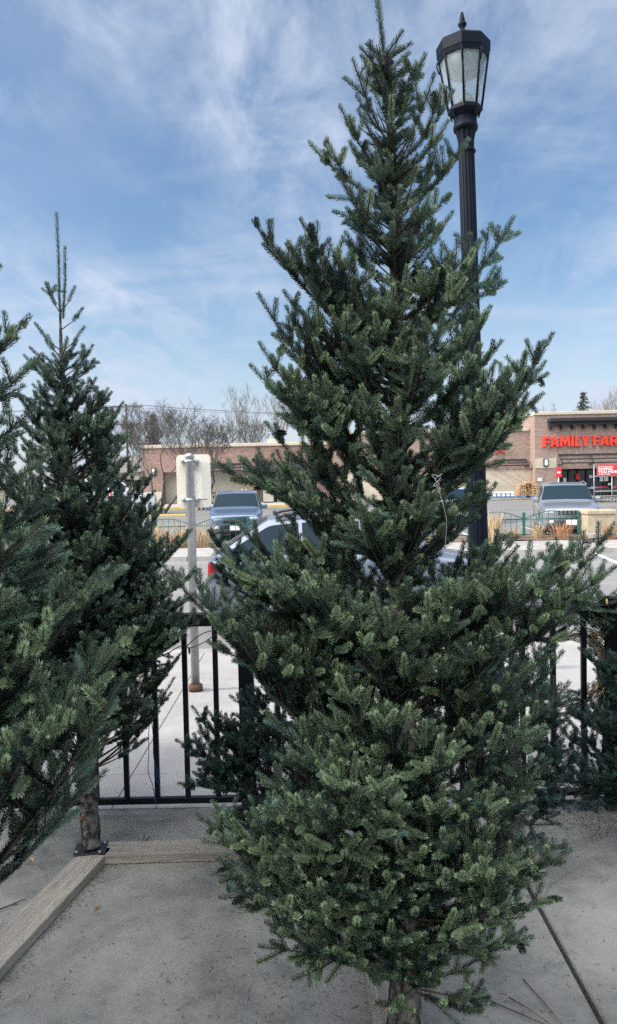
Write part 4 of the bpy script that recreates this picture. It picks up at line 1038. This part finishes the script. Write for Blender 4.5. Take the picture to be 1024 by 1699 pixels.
# --- main fir
MY = 2.45
def mp(px, py, Y=MY): v = at(px, py, Y); return np.array([v.x, v.y, v.z])
base = gp(668, 1752, .05)
tpts = [np.array([base.x, base.y, .042]), mp(664, 1500), mp(664, 1000), mp(660, 600), mp(652, 300), mp(641, 130), mp(632, 45)]
tpts[1][1] = base.y+.01
trd = [.052, .046, .035, .022, .011, .005, .002]
main = thing('fir_tree', 'tallest full fir for sale in the centre, standing on grey boards', 'fir tree', (base.x, base.y, .042), 0, 'cut christmas firs standing on the plaza')
fr = Fir(11, .088, .0168, .0025, 2000)
rr = np.random.default_rng(3)
def add_b(tree, tp, tip, kup, zmin=None, **kw):
    tip = np.array(tip); tk = trunk_at(tp, tip[2]); dist = math.hypot(tip[0]-tk[0], tip[1]-tk[1])
    z = max(tip[2]-dist*kup, zmin or tp[0][2]+.22); a = trunk_at(tp, z); tree.branch(a, tip, **kw)
def prof(z, zs, rs): return float(np.interp(z, zs, rs))
L_spec = [(585, 98, .9), (563, 175, .9), (580, 235, 1.1), (512, 236, .55), (560, 285, .7), (575, 345, 1.0), (420, 366, .75), (498, 362, .9), (470, 420, .5), (470, 483, .5), (428, 487, .85), (474, 508, 1.0),
          (430, 568, .8), (415, 605, .5), (535, 548, .6), (465, 655, .3), (440, 630, .5), (440, 700, .6), (352, 769, .1), (520, 705, .5), (350, 905, .35), (395, 868, .5), (380, 940, .4), (268, 934, .55),
          (330, 975, .75), (345, 1065, .1), (400, 1010, .6), (410, 1100, .5), (440, 1180, .5), (450, 1250, .35), (325, 1352, .5), (335, 1396, .1), (352, 1330, .8), (350, 1450, 0), (395, 1505, 0), (430, 1570, 0), (480, 1592, .0), (420, 1410, .5), (400, 905, .7), (425, 935, .6), (390, 985, .6), (455, 850, .6), (470, 900, .7), (440, 800, .4), (480, 770, .6), (372, 1420, .4), (410, 1360, .6), (365, 1490, 0), (450, 1540, .1)]
R_spec = [(662, 58, 1.3), (707, 90, 1.1), (722, 122, 1.0), (752, 150, .9), (745, 200, .6), (775, 234, .7), (748, 322, .35), (720, 285, .7), (752, 352, .6), (853, 360, .8), (800, 398, .9), (745, 420, .8), (815, 508, .85), (765, 450, .8),
          (833, 565, .6), (860, 600, .55), (918, 553, .85), (905, 600, .6), (878, 687, .35), (840, 720, .3), (760, 640, .5), (800, 770, .3), (790, 850, .3), (810, 800, .2), (1020, 868, .55), (978, 905, .3), (860, 890, .4),
          (945, 942, .3), (940, 1015, .3), (925, 1070, .4), (945, 1132, .3), (870, 985, .6), (905, 1205, .4), (935, 1080, .5), (915, 1260, .4), (868, 1275, 1.2), (905, 1400, .2), (950, 1410, .4), (922, 1490, 0.1), (885, 1555, 0), (830, 1590, 0), (905, 1450, .1), (870, 1520, .1), (890, 1340, .5), (805, 905, .6), (790, 950, .6), (825, 965, .5), (770, 850, .6), (780, 820, .5), (745, 880, .6), (800, 1500, .3), (745, 1600, -.1)]
for (px, py, k) in L_spec+R_spec:
    low = py > 1180
    Y = MY + rr.uniform(-.16, .14) - (.15 if low else 0)
    sc_ = 1.0
    add_b(fr, tpts, mp(px, py, Y), k+.25 if not low else k*.7+.05, sag=.22 if not low else .45, bare=.04, lat=.72 if (px < 360 and 700 < py < 1070) else .95)
# boughs that reach towards the viewer and cover the trunk
front = [(505, 950), (575, 975), (620, 1070), (470, 1030), (700, 1045), (760, 1015), (650, 900), (600, 865), (700, 800), (640, 740), (600, 640), (690, 620), (620, 500), (660, 470), (600, 395), (650, 370), (700, 540), (730, 900), (800, 960), (850, 1060), (560, 760), (540, 840), (760, 730), (590, 560), (640, 560), (660, 660),
         (700, 1180), (750, 1250), (600, 1180), (480, 1250), (540, 1290), (620, 1240), (700, 1330), (760, 1400), (640, 1450), (580, 1415), (500, 1400), (690, 1510), (580, 1530), (760, 1540), (640, 1560), (520, 1340), (860, 1180), (800, 1150), (840, 1330), (830, 1440), (640, 1350), (560, 1120), (430, 1340), (450, 1440), (680, 960), (640, 1010), (660, 1120), (670, 1270), (665, 1420), (400, 1480), (440, 1530), (500, 1570), (560, 1590), (700, 1600), (800, 1560), (850, 1500), (600, 1575), (480, 1500), (760, 1480), (540, 1470), (660, 1490), (820, 1450), (880, 1430), (640, 1600), (740, 1570), (620, 1520), (700, 1440), (590, 1350)]
for (px, py) in front:
    if rr.random() < (.48 if py < 1280 else .1): continue
    hw_ = prof(py, [350, 600, 900, 1300, 1500], [.16, .24, .34, .46, .42]); Y = MY-hw_*rr.uniform(.65, 1.05)
    add_b(fr, tpts, mp(px, py, Y), .75+rr.uniform(-.1, .3) if py < 1150 else .45, sag=.3, bare=.03)
# front and back boughs
zs = [.3, .45, .64, .83, 1.02, 1.21, 1.4, 1.6, 1.79, 1.98, 2.17, 2.36, 2.55, 2.74, 2.94, 3.2]
rs = [.34, .46, .50, .42, .42, .52, .54, .50, .47, .42, .41, .36, .31, .19, .16, .06]
z = .36
while z < 3.15:
    r_ = prof(z, zs, rs); nb = 9 if 1.3 < z < 1.9 else (8 if z < 1.3 else 7)
    a0 = rr.uniform(0, 6.28)
    for k in range(nb):
        a = a0+k*6.283/nb+rr.uniform(-.3, .3); q = r_*rr.uniform(.6, .96)*((.80 if z < 1.95 else .62) if abs(math.cos(a)) > .6 else 1)
        if math.sin(a) < -.3: q *= .86            # towards the camera
        zt_ = z + rr.uniform(-.04, .08); tk = trunk_at(tpts, zt_)
        tip = tk+np.array([math.cos(a)*q, math.sin(a)*q, 0])
        add_b(fr, tpts, tip, (.8 if z > 1.5 else (.7 if z > .9 else .45))+rr.uniform(-.15, .15), sag=.28, bare=.03, lat=.95)
    z += .225
# dense upright shoots round the top
z = 2.15
while z < 3.12:
    for k in range(6):
        a = rr.uniform(0, 6.28); q = prof(z, [2.1, 2.6, 2.9, 3.15], [.26, .17, .12, .05])*rr.uniform(.6, 1.0); tk = trunk_at(tpts, z)
        add_b(fr, tpts, tk+np.array([math.cos(a)*q, math.sin(a)*q, rr.uniform(.02, .08)]), 1.1+rr.uniform(-.2, .3), sag=.15, bare=.02, lat=.9)
    z += .075
core_shoots(fr, tpts, .28, .95, 230, .035, (.07, .16))
core_shoots(fr, tpts, .95, 2.2, 210, .02)
core_shoots(fr, tpts, 2.2, 3.12, 150, .006, (.05, .11))
# leader and top shoots
p = mp(641, 130); 
fr.axis(mp(636, 90), nrm(mp(627, -2)-mp(636, 90)), .20, np.array([1.0, 0, 0]), 3)
fr.axis(mp(640, 160), nrm(mp(632, 110)-mp(640, 160)), .12, np.array([1.0, 0, 0]), 2)
fr.axis(mp(648, 180), nrm(mp(645, 110)-mp(648, 180)), .15, np.array([1.0, 0, 0]), 2)
# drooping low spray at the right of the butt
fr.branch(mp(690, 1640, 2.40), mp(822, 1668, 2.34), sag=.0, bare=.1); fr.branch(mp(690, 1640, 2.40), mp(762, 1700, 2.34), sag=.0, bare=.1, lat=.6)
print('main shoots', len(fr.P))
cr_, tr_, tot = fr.build(main, 'needle', tpts, trd); print('needles', tot)
stubs(main, tr_, [.10, .16, .12], .052, 4)

# --- left fir
LYF = 3.8
def lp(px, py, Y=LYF): v = at(px, py, Y); return np.array([v.x, v.y, v.z])
b2 = gp(151, 1408, .05)
tl_ = [np.array([b2.x, b2.y, .062]), lp(141, 1220), lp(128, 1000), lp(112, 750), lp(102, 600), lp(100, 520)]
lf = thing('fir_tree', 'slim fir with bare lower trunk and thin double leader left of the sign pole', 'fir tree', (b2.x, b2.y, .062), 0, 'cut christmas firs standing on the plaza')
fr = Fir(21, .085, .0175, .0031, 1450)
for (px, py, k) in [(125, 476, .9), (138, 512, .9), (78, 470, 1.2), (58, 537, .9), (155, 573, .8), (128, 565, .8), (40, 590, .8), (160, 628, .6), (180, 645, .8), (205, 668, .8), (222, 713, .7), (195, 700, .6), (235, 762, .6), (258, 815, .6), (272, 838, .8), (318, 880, .6), (300, 905, .5), (330, 945, .4), (322, 985, .4), (300, 1020, .5), (345, 1020, .3), (310, 1055, .3), (290, 1125, .8), (265, 1180, .6), (285, 1150, .6)]:
    add_b(fr, tl_, lp(px, py, LYF+rr.uniform(-.15, .15)), k+.15, sag=.2, bare=.03 if py < 1080 else .35, lat=1 if py < 1080 else .6)
zs = [.55, .75, .92, 1.22, 1.52, 1.81, 2.11, 2.35, 2.5, 2.65]; rs = [.36, .46, .52, .58, .54, .44, .32, .21, .15, .06]
z = .55
while z < 2.6:
    r_ = prof(z, zs, rs); nb = 7; a0 = rr.uniform(0, 6.28)
    for k in range(nb):
        a = a0+k*6.283/nb+rr.uniform(-.3, .3); q = r_*rr.uniform(.75, 1.0); zt_ = z+rr.uniform(-.04, .06); tk = trunk_at(tl_, zt_)
        add_b(fr, tl_, tk+np.array([math.cos(a)*q, math.sin(a)*q, 0]), .8+rr.uniform(-.15, .15) if z > .8 else .45, sag=.22, bare=.03 if z > .7 else .3, lat=.95 if z > .8 else .7)
    z += .115
core_shoots(fr, tl_, .9, 2.0, 120, .02)
core_shoots(fr, tl_, 2.0, 2.42, 80, .006, (.06, .13))
fr.bt = .35
fr.axis(lp(100, 520), nrm(lp(90, 356)-lp(100, 520)), .48, np.array([1.0, 0, 0]), 3, curl=0.0)
fr.axis(lp(105, 530), nrm(lp(112, 405)-lp(105, 530)), .37, np.array([1.0, 0, 0]), 3, curl=0.0)
cr_, tr_, tot = fr.build(lf, 'needle_left', tl_, [.046, .040, .032, .02, .010, .005]); print('left', len(fr.P), tot)
stubs(lf, tr_, [.08, .16, .24, .33, .13], .046, 9)

# --- near fir at the left edge
NYF = 2.05
def np_(px, py, Y=NYF): v = at(px, py, Y); return np.array([v.x, v.y, v.z])
bx = np_(-235, 1500)
tn = [np.array([bx[0], NYF, .042]), np.array([bx[0]+.01, NYF, 1.0]), np.array([bx[0]-.01, NYF, 2.0]), np.array([bx[0], NYF, 2.9])]
nf = thing('fir_tree', 'nearest fir at the left edge reaching long pale boughs over the boards', 'fir tree', (bx[0], NYF, .042), 0, 'cut christmas firs standing on the plaza')
fr = Fir(33, .092, .0180, .0027, 1700)
for (px, py, zm_n, Y) in [(206, 1124, .42, NYF-.30), (224, 1042, .60, NYF-.22), (168, 945, .85, NYF-.2), (60, 1215, .50, NYF-.42)]:
    add_b(fr, tn, np_(px, py, Y), 2.0, zmin=zm_n, sag=.12, bare=.30, lat=.70)
for (px, py, k, Y) in [(2, 440, .7, NYF), (50, 524, .7, NYF), (30, 560, .4, NYF), (62, 600, .5, NYF), (40, 640, .3, NYF+.1), (60, 675, .5, NYF), (75, 760, .4, NYF), (90, 820, .4, NYF), (60, 900, .4, NYF-.1), (110, 900, .5, NYF), (205, 940, .6, NYF), (120, 1000, .5, NYF-.2), (60, 1090, .4, NYF-.2), (20, 1160, .3, NYF-.2), (75, 860, .5, NYF-.2), (20, 980, .5, NYF-.3)]:
    add_b(fr, tn, np_(px, py, Y), k+.1, zmin=.80, sag=.15, bare=.10, lat=.85)
zs = [.45, .8, 1.1, 1.4, 1.7, 2.0, 2.3, 2.6, 2.9]; rs = [.5, .56, .6, .58, .52, .44, .33, .2, .06]
z = 1.32
while z < 2.8:
    r_ = prof(z, zs, rs); nb = 6; a0 = rr.uniform(0, 6.28)
    for k in range(nb):
        a = a0+k*6.283/nb+rr.uniform(-.3, .3); q = r_*rr.uniform(.75, 1.0); zt_ = z+rr.uniform(-.04, .06); tk = trunk_at(tn, zt_)
        add_b(fr, tn, tk+np.array([math.cos(a)*q, math.sin(a)*q, 0]), .65+rr.uniform(-.15, .15), sag=.22, bare=.04, lat=.95)
    z += .14
cr_, tr_, tot = fr.build(nf, 'needle', tn, [.05, .036, .018, .004]); print('near', len(fr.P), tot)

# --- smaller firs behind
def small_fir(label, X, Y, H, Rm, seedn, zlow=.28, lat=.95, specs=(), step=.10, nb=7):
    root = thing('fir_tree', label, 'fir tree', (X, Y, .042), 0, 'cut christmas firs standing on the plaza')
    tp = [np.array([X, Y, .042]), np.array([X+.01, Y, H*.5]), np.array([X, Y, H])]
    f = Fir(seedn, .080, .0185, .0034, 1500); q_ = np.random.default_rng(seedn)
    for (px, py, k) in specs: 
        v = at(px, py, Y+q_.uniform(-.1, .1)); add_b(f, tp, (v.x, v.y, v.z), k, sag=.3, bare=.2)
    z = zlow
    while z < H*.96:
        r_ = Rm*min(1, .75+.6*(z-zlow))*(1-max(0, (z-H*.35))/(H*.66)); a0 = q_.uniform(0, 6.28)
        for k in range(nb):
            a = a0+k*6.283/nb+q_.uniform(-.3, .3); q = max(r_, .05)*q_.uniform(.75, 1.0)
            add_b(f, tp, np.array([X+math.cos(a)*q, Y+math.sin(a)*q, z+q_.uniform(-.03, .06)]), .5, sag=.25, bare=.15, lat=lat)
        z += step
    cr, tr, tot = f.build(root, 'needle_blue', tp, [.036, .024, .003]); print('small', len(f.P), tot)
    return root
small_fir('short bluish fir at the railing showing left of the tallest fir', at(500, 1300, 3.45).x, 3.45, 1.62, .42, 51, specs=[(318, 1172, .7), (292, 1228, .4), (296, 1300, .1), (345, 1180, .9), (385, 1215, .6), (345, 880, .9), (350, 935, .5), (355, 955, .4), (405, 1160, .7), (330, 1260, .5), (370, 1390, .2)])
small_fir('short bluish fir at the railing showing right of the tallest fir', at(850, 1300, 3.5).x, 3.5, 1.35, .34, 52, specs=[(935, 1170, .7), (945, 1200, .8), (955, 1330, .1), (930, 1370, 0), (920, 1240, .9), (900, 1420, 0), (965, 1250, .5), (885, 1120, .6)])
small_fir('fir beyond the right edge reaching its boughs in before the railing post', at(1140, 1300, 3.62).x, 3.62, 2.0, .50, 53, specs=[(938, 1172, .5), (934, 1216, .5), (950, 1300, .2), (965, 1325, .1), (905, 1288, .3), (985, 1110, .7), (960, 1075, .6), (1000, 1180, .7)])

# wreath and garland on the railing
def garland(label, name, cat, pts, rad, n, seedn, material='needle_blue'):
    root = thing(name, label, cat, (float(np.mean([p[0] for p in pts])), float(np.mean([p[1] for p in pts])), float(np.mean([p[2] for p in pts]))))
    f = Fir(seedn, .08, .018, .0032, 1100); q = np.random.default_rng(seedn); pts = [np.array(p, float) for p in pts]
    for i in range(n):
        j = q.integers(0, len(pts)-1); t = q.uniform(0, 1); p = pts[j]*(1-t)+pts[j+1]*t; ax = nrm(pts[j+1]-pts[j])
        o = q.normal(0, 1, 3); o = nrm(o-ax*np.dot(o, ax)); d = nrm(ax*.8*q.choice((-1, 1, 1))+o*.8)
        f.axis(p+o*rad*.3, d, q.uniform(.09, .17), nrm(np.cross(d, o)), 2)
    P = np.array(f.P)
    return root, f
wc = np.array(at(958, 1112, FYY)); wc[1] = FYY+.11
ring = [wc+np.array([math.cos(a)*.24, 0, math.sin(a)*.24]) for a in np.linspace(0, 2*math.pi, 25)]
root, f = garland('round evergreen wreath hung on the far side of the railing with straw showing', 'wreath', 'wreath', ring, .10, 240, 71)
def build_greens(root, f, nm):
    # needles only plus twigs
    class Dummy: pass
    b = np.array(root.location); n0 = len(COL.objects)
    cr, tr, tot = f.build(root, nm, [b, b+np.array([0, 0, .01])], [.0001, .0001]); bpy.data.objects.remove(tr); cr.name = 'greenery'
    return cr
build_greens(root, f, 'needle_left')
mb = MB(); b = Vector(root.location); q = random.Random(4)
for i in range(160):
    a = q.uniform(-.9, 1.2); r0 = .20+q.uniform(-.06, .05); P0 = Vector((wc[0]+math.cos(a)*r0, wc[1]-.05+q.uniform(-.03, .02), wc[2]+math.sin(a)*r0))-b
    d = Vector((-math.sin(a), q.uniform(-.2, .2), math.cos(a)))*q.uniform(.05, .11)
    mb.tube([P0-d, P0+Vector((q.uniform(-.02, .02),)*3), P0+d], .0014, 3, cap=False)
mb.build('straw_stems', MT['straw'], root)
gpts = [np.array([fxx(x_, 1015), FYY-.01, 1.075+dz_]) for x_, dz_ in ((905, .0), (930, .02), (955, .0), (985, .01), (1010, .0), (1050, .02), (1100, .0))]
root, f = garland('evergreen garland wrapped over the top rail of the railing at right', 'garland', 'garland', gpts, .07, 110, 72)
build_greens(root, f, 'needle_left')
gpts = [np.array([fxx(x_, y_), FYY-.07, at(x_, y_, FYY).z]) for x_, y_ in ((905, 1290), (940, 1320), (975, 1325), (1010, 1310), (1050, 1330))]
root, f = garland('loose cut fir boughs lying along the bottom rail at right', 'bough_pile', 'cut boughs', gpts, .06, 40, 73)
build_greens(root, f, 'needle_blue')

# ---------------------------------------------------------------- stands
def board(name_, a, b, wdt, th, z0, parent, material, ext0=0, ext1=0):
    a = Vector(a); b = Vector(b); d = (b-a); L = d.length; mid = (a+b)/2
    mb = MB(); mb.bbox(-wdt/2, wdt/2, -L/2, L/2, 0, th, .003)
    o = mb.build(name_, material, parent); o.rotation_euler = (0, 0, math.atan2(d.y, d.x)-math.pi/2)
    pl = parent.location if parent is not None else Vector((0, 0, 0))
    o.location = Vector((mid.x, mid.y, z0))-Vector(pl); return o
def stand(label, at_, boards, platez, group='wooden tree stands'):
    st = thing('tree_stand', label, 'tree stand', (at_.x, at_.y, 0), 0, group)
    for (a, b, wdt, th, z0) in boards: board('board', a, b, wdt, th, z0, st, MT['board'])
    mb = MB(); mb.bbox(-.075, .075, -.065, .065, platez, platez+.006, .002, M=Matrix.Rotation(R(8), 4, 'Z')); pt = mb.build('steel_plate', MT['dark'], st)
    mb = MB()
    for x, y in ((-.055, -.045), (.055, -.045), (.055, .045), (-.055, .045)): mb.lathe([(.009, platez+.0062), (.009, platez+.012), (.004, platez+.014)], 8, (x, y, 0))
    mb.lathe([(.014, platez+.0062), (.014, platez+.03)], 8); mb.build('bolt', MT['rim'], pt)
    return st
P0 = gp(160, 1404, .06); P1 = gp(-70, 1640, .06)
d = (P1-P0).normalized()
zt6 = .045
a0 = Vector((P0.x, P0.y, 0)); a1 = a0+d*1.75; a1.z = 0
c0 = gp(172, 1432, .0); c1 = gp(480, 1428, .0)
st = stand('grey weathered board stand under the slim left fir', b2, [(a0-d*.02, a1, .14, zt6, .002), (Vector((c0.x-.02, c0.y+.05, 0)), Vector((c1.x+.3, c1.y+.09, 0)), .14, zt6, .002)], zt6+.003)
lf.location.z = 0.065
xm = base.x
st = stand('grey board running under the butt of the tallest fir', base, [(Vector((xm-.005, base.y+.50, 0)), Vector((xm+.035, base.y-.9, 0)), .160, .04, .002)], .0425)
st = stand('board stand beneath the nearest left edge fir, mostly out of view', Vector((bx[0], NYF, 0)), [(Vector((bx[0]-.45, NYF-.3, 0)), Vector((bx[0]+.3, NYF+.1, 0)), .14, .038, .002)], .0405)
for o in [o for o in COL.objects if o.name.startswith('fir_tree') and 'short' in o.get('label', '')]:
    st = stand('small cross board stand under the short fir %s of the tallest fir' % ('left' if 'left of' in o['label'] else 'right'), Vector(o.location), [(Vector((o.location.x-.13, o.location.y, 0)), Vector((o.location.x+.13, o.location.y, 0)), .15, .036, .002)], .0385)

# ---------------------------------------------------------------- string lights, twine, twigs, leaves
def cable(pts, n=24):
    pts = [np.array(p, float) for p in pts]; out = []
    P = [pts[0]]+pts+[pts[-1]]
    for i in range(1, len(P)-2):
        for k in range(n//(len(pts)-1)+1):
            t = k/(n//(len(pts)-1)+1); a, b, c, d = P[i-1], P[i], P[i+1], P[i+2]
            out.append(.5*((2*b)+(-a+c)*t+(2*a-5*b+4*c-d)*t*t+(-a+3*b-3*c+d)*t**3))
    out.append(pts[-1]); return [Vector(p) for p in out]
sl = thing('string_lights', 'black wire of small unlit bulbs slung under the top rail at left', 'string lights', at(300, 1080, 4.05))
for k, pp in enumerate([[(362, 1044), (335, 1052), (310, 1072), (285, 1100), (262, 1104), (225, 1120)], [(362, 1050), (338, 1066), (316, 1075), (300, 1072), (265, 1090), (215, 1100)]]):
    mb = MB(); mb.tube([p_-sl.location for p_ in cable([at(x, y, 4.07-.02*k) for x, y in pp])], .0028, 5); mb.build('cable', MT['dark'], sl)
for (x, y) in ((279, 1103), (314, 1075), (240, 1116)):
    o = at(x, y, 4.07)-sl.location; mb = MB(); mb.lathe([(.004, 0), (.006, -.004), (.006, -.022), (.0035, -.03), (.001, -.036)], 8, o); mb.build('bulb', MT['dark'], sl)
sl2 = thing('string_lights', 'short loop of light wire by the right railing post top', 'string lights', at(1000, 1003, 4.05))
mb = MB(); mb.tube([p_-sl2.location for p_ in cable([at(x, y, 4.04) for x, y in ((930, 1008), (970, 1008), (1005, 1004), (1012, 1012), (1024, 1030), (1040, 1025))])], .003, 5); mb.build('cable', MT['dark'], sl2)
mb = MB(); mb.lathe([(.005, 0), (.007, .005), (.006, .022), (.001, .032)], 8, at(1007, 1003, 4.04)-sl2.location); mb.build('bulb', mat('amber_bulb', (.7, .45, .15), .3), sl2)
tw = thing('twine', 'loose blue baling twine hanging from the slim left fir', 'twine', at(255, 1250, 3.95))
mb = MB()
mb.tube([p_-tw.location for p_ in cable([at(x, y, 3.95) for x, y in ((250, 1180), (247, 1215), (247, 1250), (246, 1280), (254, 1305), (258, 1330), (260, 1342))])], .0022, 5)
mb.tube([p_-tw.location for p_ in cable([at(x, y, 3.96) for x, y in ((250, 1180), (254, 1220), (255, 1255), (262, 1285), (266, 1300), (259, 1292), (263, 1275))])], .0022, 5)
mb.build('strand', MT['twine'], tw)
tw = thing('twine', 'white knotted twine tied to the tallest fir', 'twine', at(730, 830, 2.0))
mb = MB()
mb.tube([p_-tw.location for p_ in cable([at(x, y, 1.98) for x, y in ((724, 802), (735, 835), (741, 865), (740, 890), (738, 912))])], .0005, 5)
mb.tube([p_-tw.location for p_ in cable([at(x, y, 1.98) for x, y in ((724, 797), (717, 788), (731, 792), (719, 806), (729, 804), (722, 795), (734, 786))])], .0008, 5)
mb.build('strand', MT['whitetwine'], tw)
def twig(label, pts, r, m_, subs=()):
    root = thing('fallen_twig', label, 'twig', gp(*pts[0]))
    mb = MB(); P = [gp(x, y, .012)-root.location for x, y in pts]; mb.tube(P, [r*(1-.6*i/(len(P)-1)) for i in range(len(P))], 5)
    for s_ in subs: mb.tube([gp(x, y, .02)-root.location for x, y in s_], r*.5, 4)
    mb.build('stem', m_, root)
twig('longest thin red brown twig lying at the lower right corner', [(785, 1648), (830, 1668), (880, 1689), (930, 1712)], .0030, MT['redtwig'])
twig('thin red brown twig crossing the slab near the corner joint', [(868, 1625), (900, 1660), (935, 1702)], .0024, MT['redtwig'])
twig('short red brown twig between two longer twigs', [(845, 1655), (875, 1672), (912, 1698)], .0022, MT['redtwig'])
twig('dark crooked twig on the slab left of the long board', [(-10, 1512), (15, 1503), (35, 1494), (44, 1492)], .004, MT['redtwig'], [[(15, 1503), (30, 1500)]])
twig('dark curled twig behind the short horizontal board', [(229, 1400), (237, 1398), (244, 1392), (250, 1388)], .005, MT['redtwig'], [[(237, 1398), (247, 1410)], [(237, 1398), (240, 1385)]])
for i, (x, y, c, lb) in enumerate(((270, 1398, 'leafdry', 'brown dry leaf behind the short horizontal board'), (56, 1430, 'yellowpaint', 'small yellow leaf on the slab left of the slim fir'), (157, 1512, 'leafdry', 'pale brown leaf on the slab beside the long board'), (395, 1310, 'leafdry', 'reddish leaf below the railing post'))):
    o = thing('dry_leaf', lb, 'leaf', gp(x, y), random.uniform(0, 6)); mb = MB(); s_ = .022
    mb.add([(0, 0, .002), (s_, .4*s_, .008), (2*s_, 0, .012), (s_, -.5*s_, .006), (s_, 0, .003)], [(0, 1, 4), (1, 2, 4), (2, 3, 4), (3, 0, 4)]); mb.build('blade', MT[c], o)
twn = thing('twine', 'scrap of blue twine lying behind the short horizontal board', 'twine', gp(290, 1405)); mb = MB(); mb.tube([gp(x, y, .006)-twn.location for x, y in ((283, 1410), (290, 1406), (302, 1404))], .003, 5); mb.build('strand', MT['twine'], twn)
# needle litter
V = []; Fq = []
q = np.random.default_rng(9); n = 600
X = q.uniform(-3.0, 2.6, n); Yv = q.uniform(2.2, 4.15, n)
k2 = 700; X2 = q.normal(at(995, 1355, 3.95).x, .16, k2); Y2 = q.normal(3.9, .09, k2)
k3 = 500; X3 = q.normal(base.x-.1, .42, k3); Y3 = q.normal(2.75, .28, k3)
k4 = 260; tl4 = q.uniform(0, 1, k4); X4 = a0.x+(a1.x-a0.x)*tl4+.09+q.normal(0, .02, k4); Y4 = a0.y+(a1.y-a0.y)*tl4-.02
X = np.concatenate([X, X2, X3, X4]); Yv = np.concatenate([Yv, Y2, Y3, Y4]); n = len(X)
a = q.uniform(0, 6.28, n); ln = q.uniform(.006, .014, n); wd = q.uniform(.0009, .0018, n)
dx, dy = np.cos(a), np.sin(a); zz_ = q.uniform(.001, .004, n)
Vv = np.stack([np.stack([X-dx*ln, Yv-dy*ln, zz_], 1), np.stack([X-dy*wd, Yv+dx*wd, zz_+.001], 1), np.stack([X+dx*ln, Yv+dy*ln, zz_+.001], 1), np.stack([X+dy*wd, Yv-dx*wd, zz_], 1)], 1).reshape(-1, 3)
lit = npmesh('needle_litter', Vv, np.arange(n*4).reshape(-1, 4), [nmat('fallen_needles', (.07, .05, .03), (.16, .10, .06), 9, .9)]); tag(lit, 'scattered dry needles and bits on the plaza slabs', 'litter', None, 'stuff')

# ---------------------------------------------------------------- shop building behind and to the left: it throws the shade over the plaza
sh = thing('corner_shop', 'brick corner shop standing left of the firs outside the picture', 'shop', (-13, -4, 0))
by1 = 4.22 - math.tan(R(SUN_AZ))*8.0 + 4
mb = MB(); mb.box(-6, 6, -10, by1, -.15, 8.5); mb.build('wall', MT['brickred'], sh)
mb = MB(); mb.bbox(-6.2, 6.2, -10.2, by1+.0, 8.502, 8.8, .05); mb.build('roof_cap', MT['tan'], sh)
for y in (-7, -4, -1, 2, 4.5):
    mb = MB(); mb.bbox(6.002, 6.08, y-.9, y+.9, .6, 2.8, .02); wv = mb.build('window', MT['dark'], sh); mb = MB(); mb.box(6.081, 6.09, y-.8, y+.8, .7, 2.7); mb.build('pane', MT['entry'], wv)
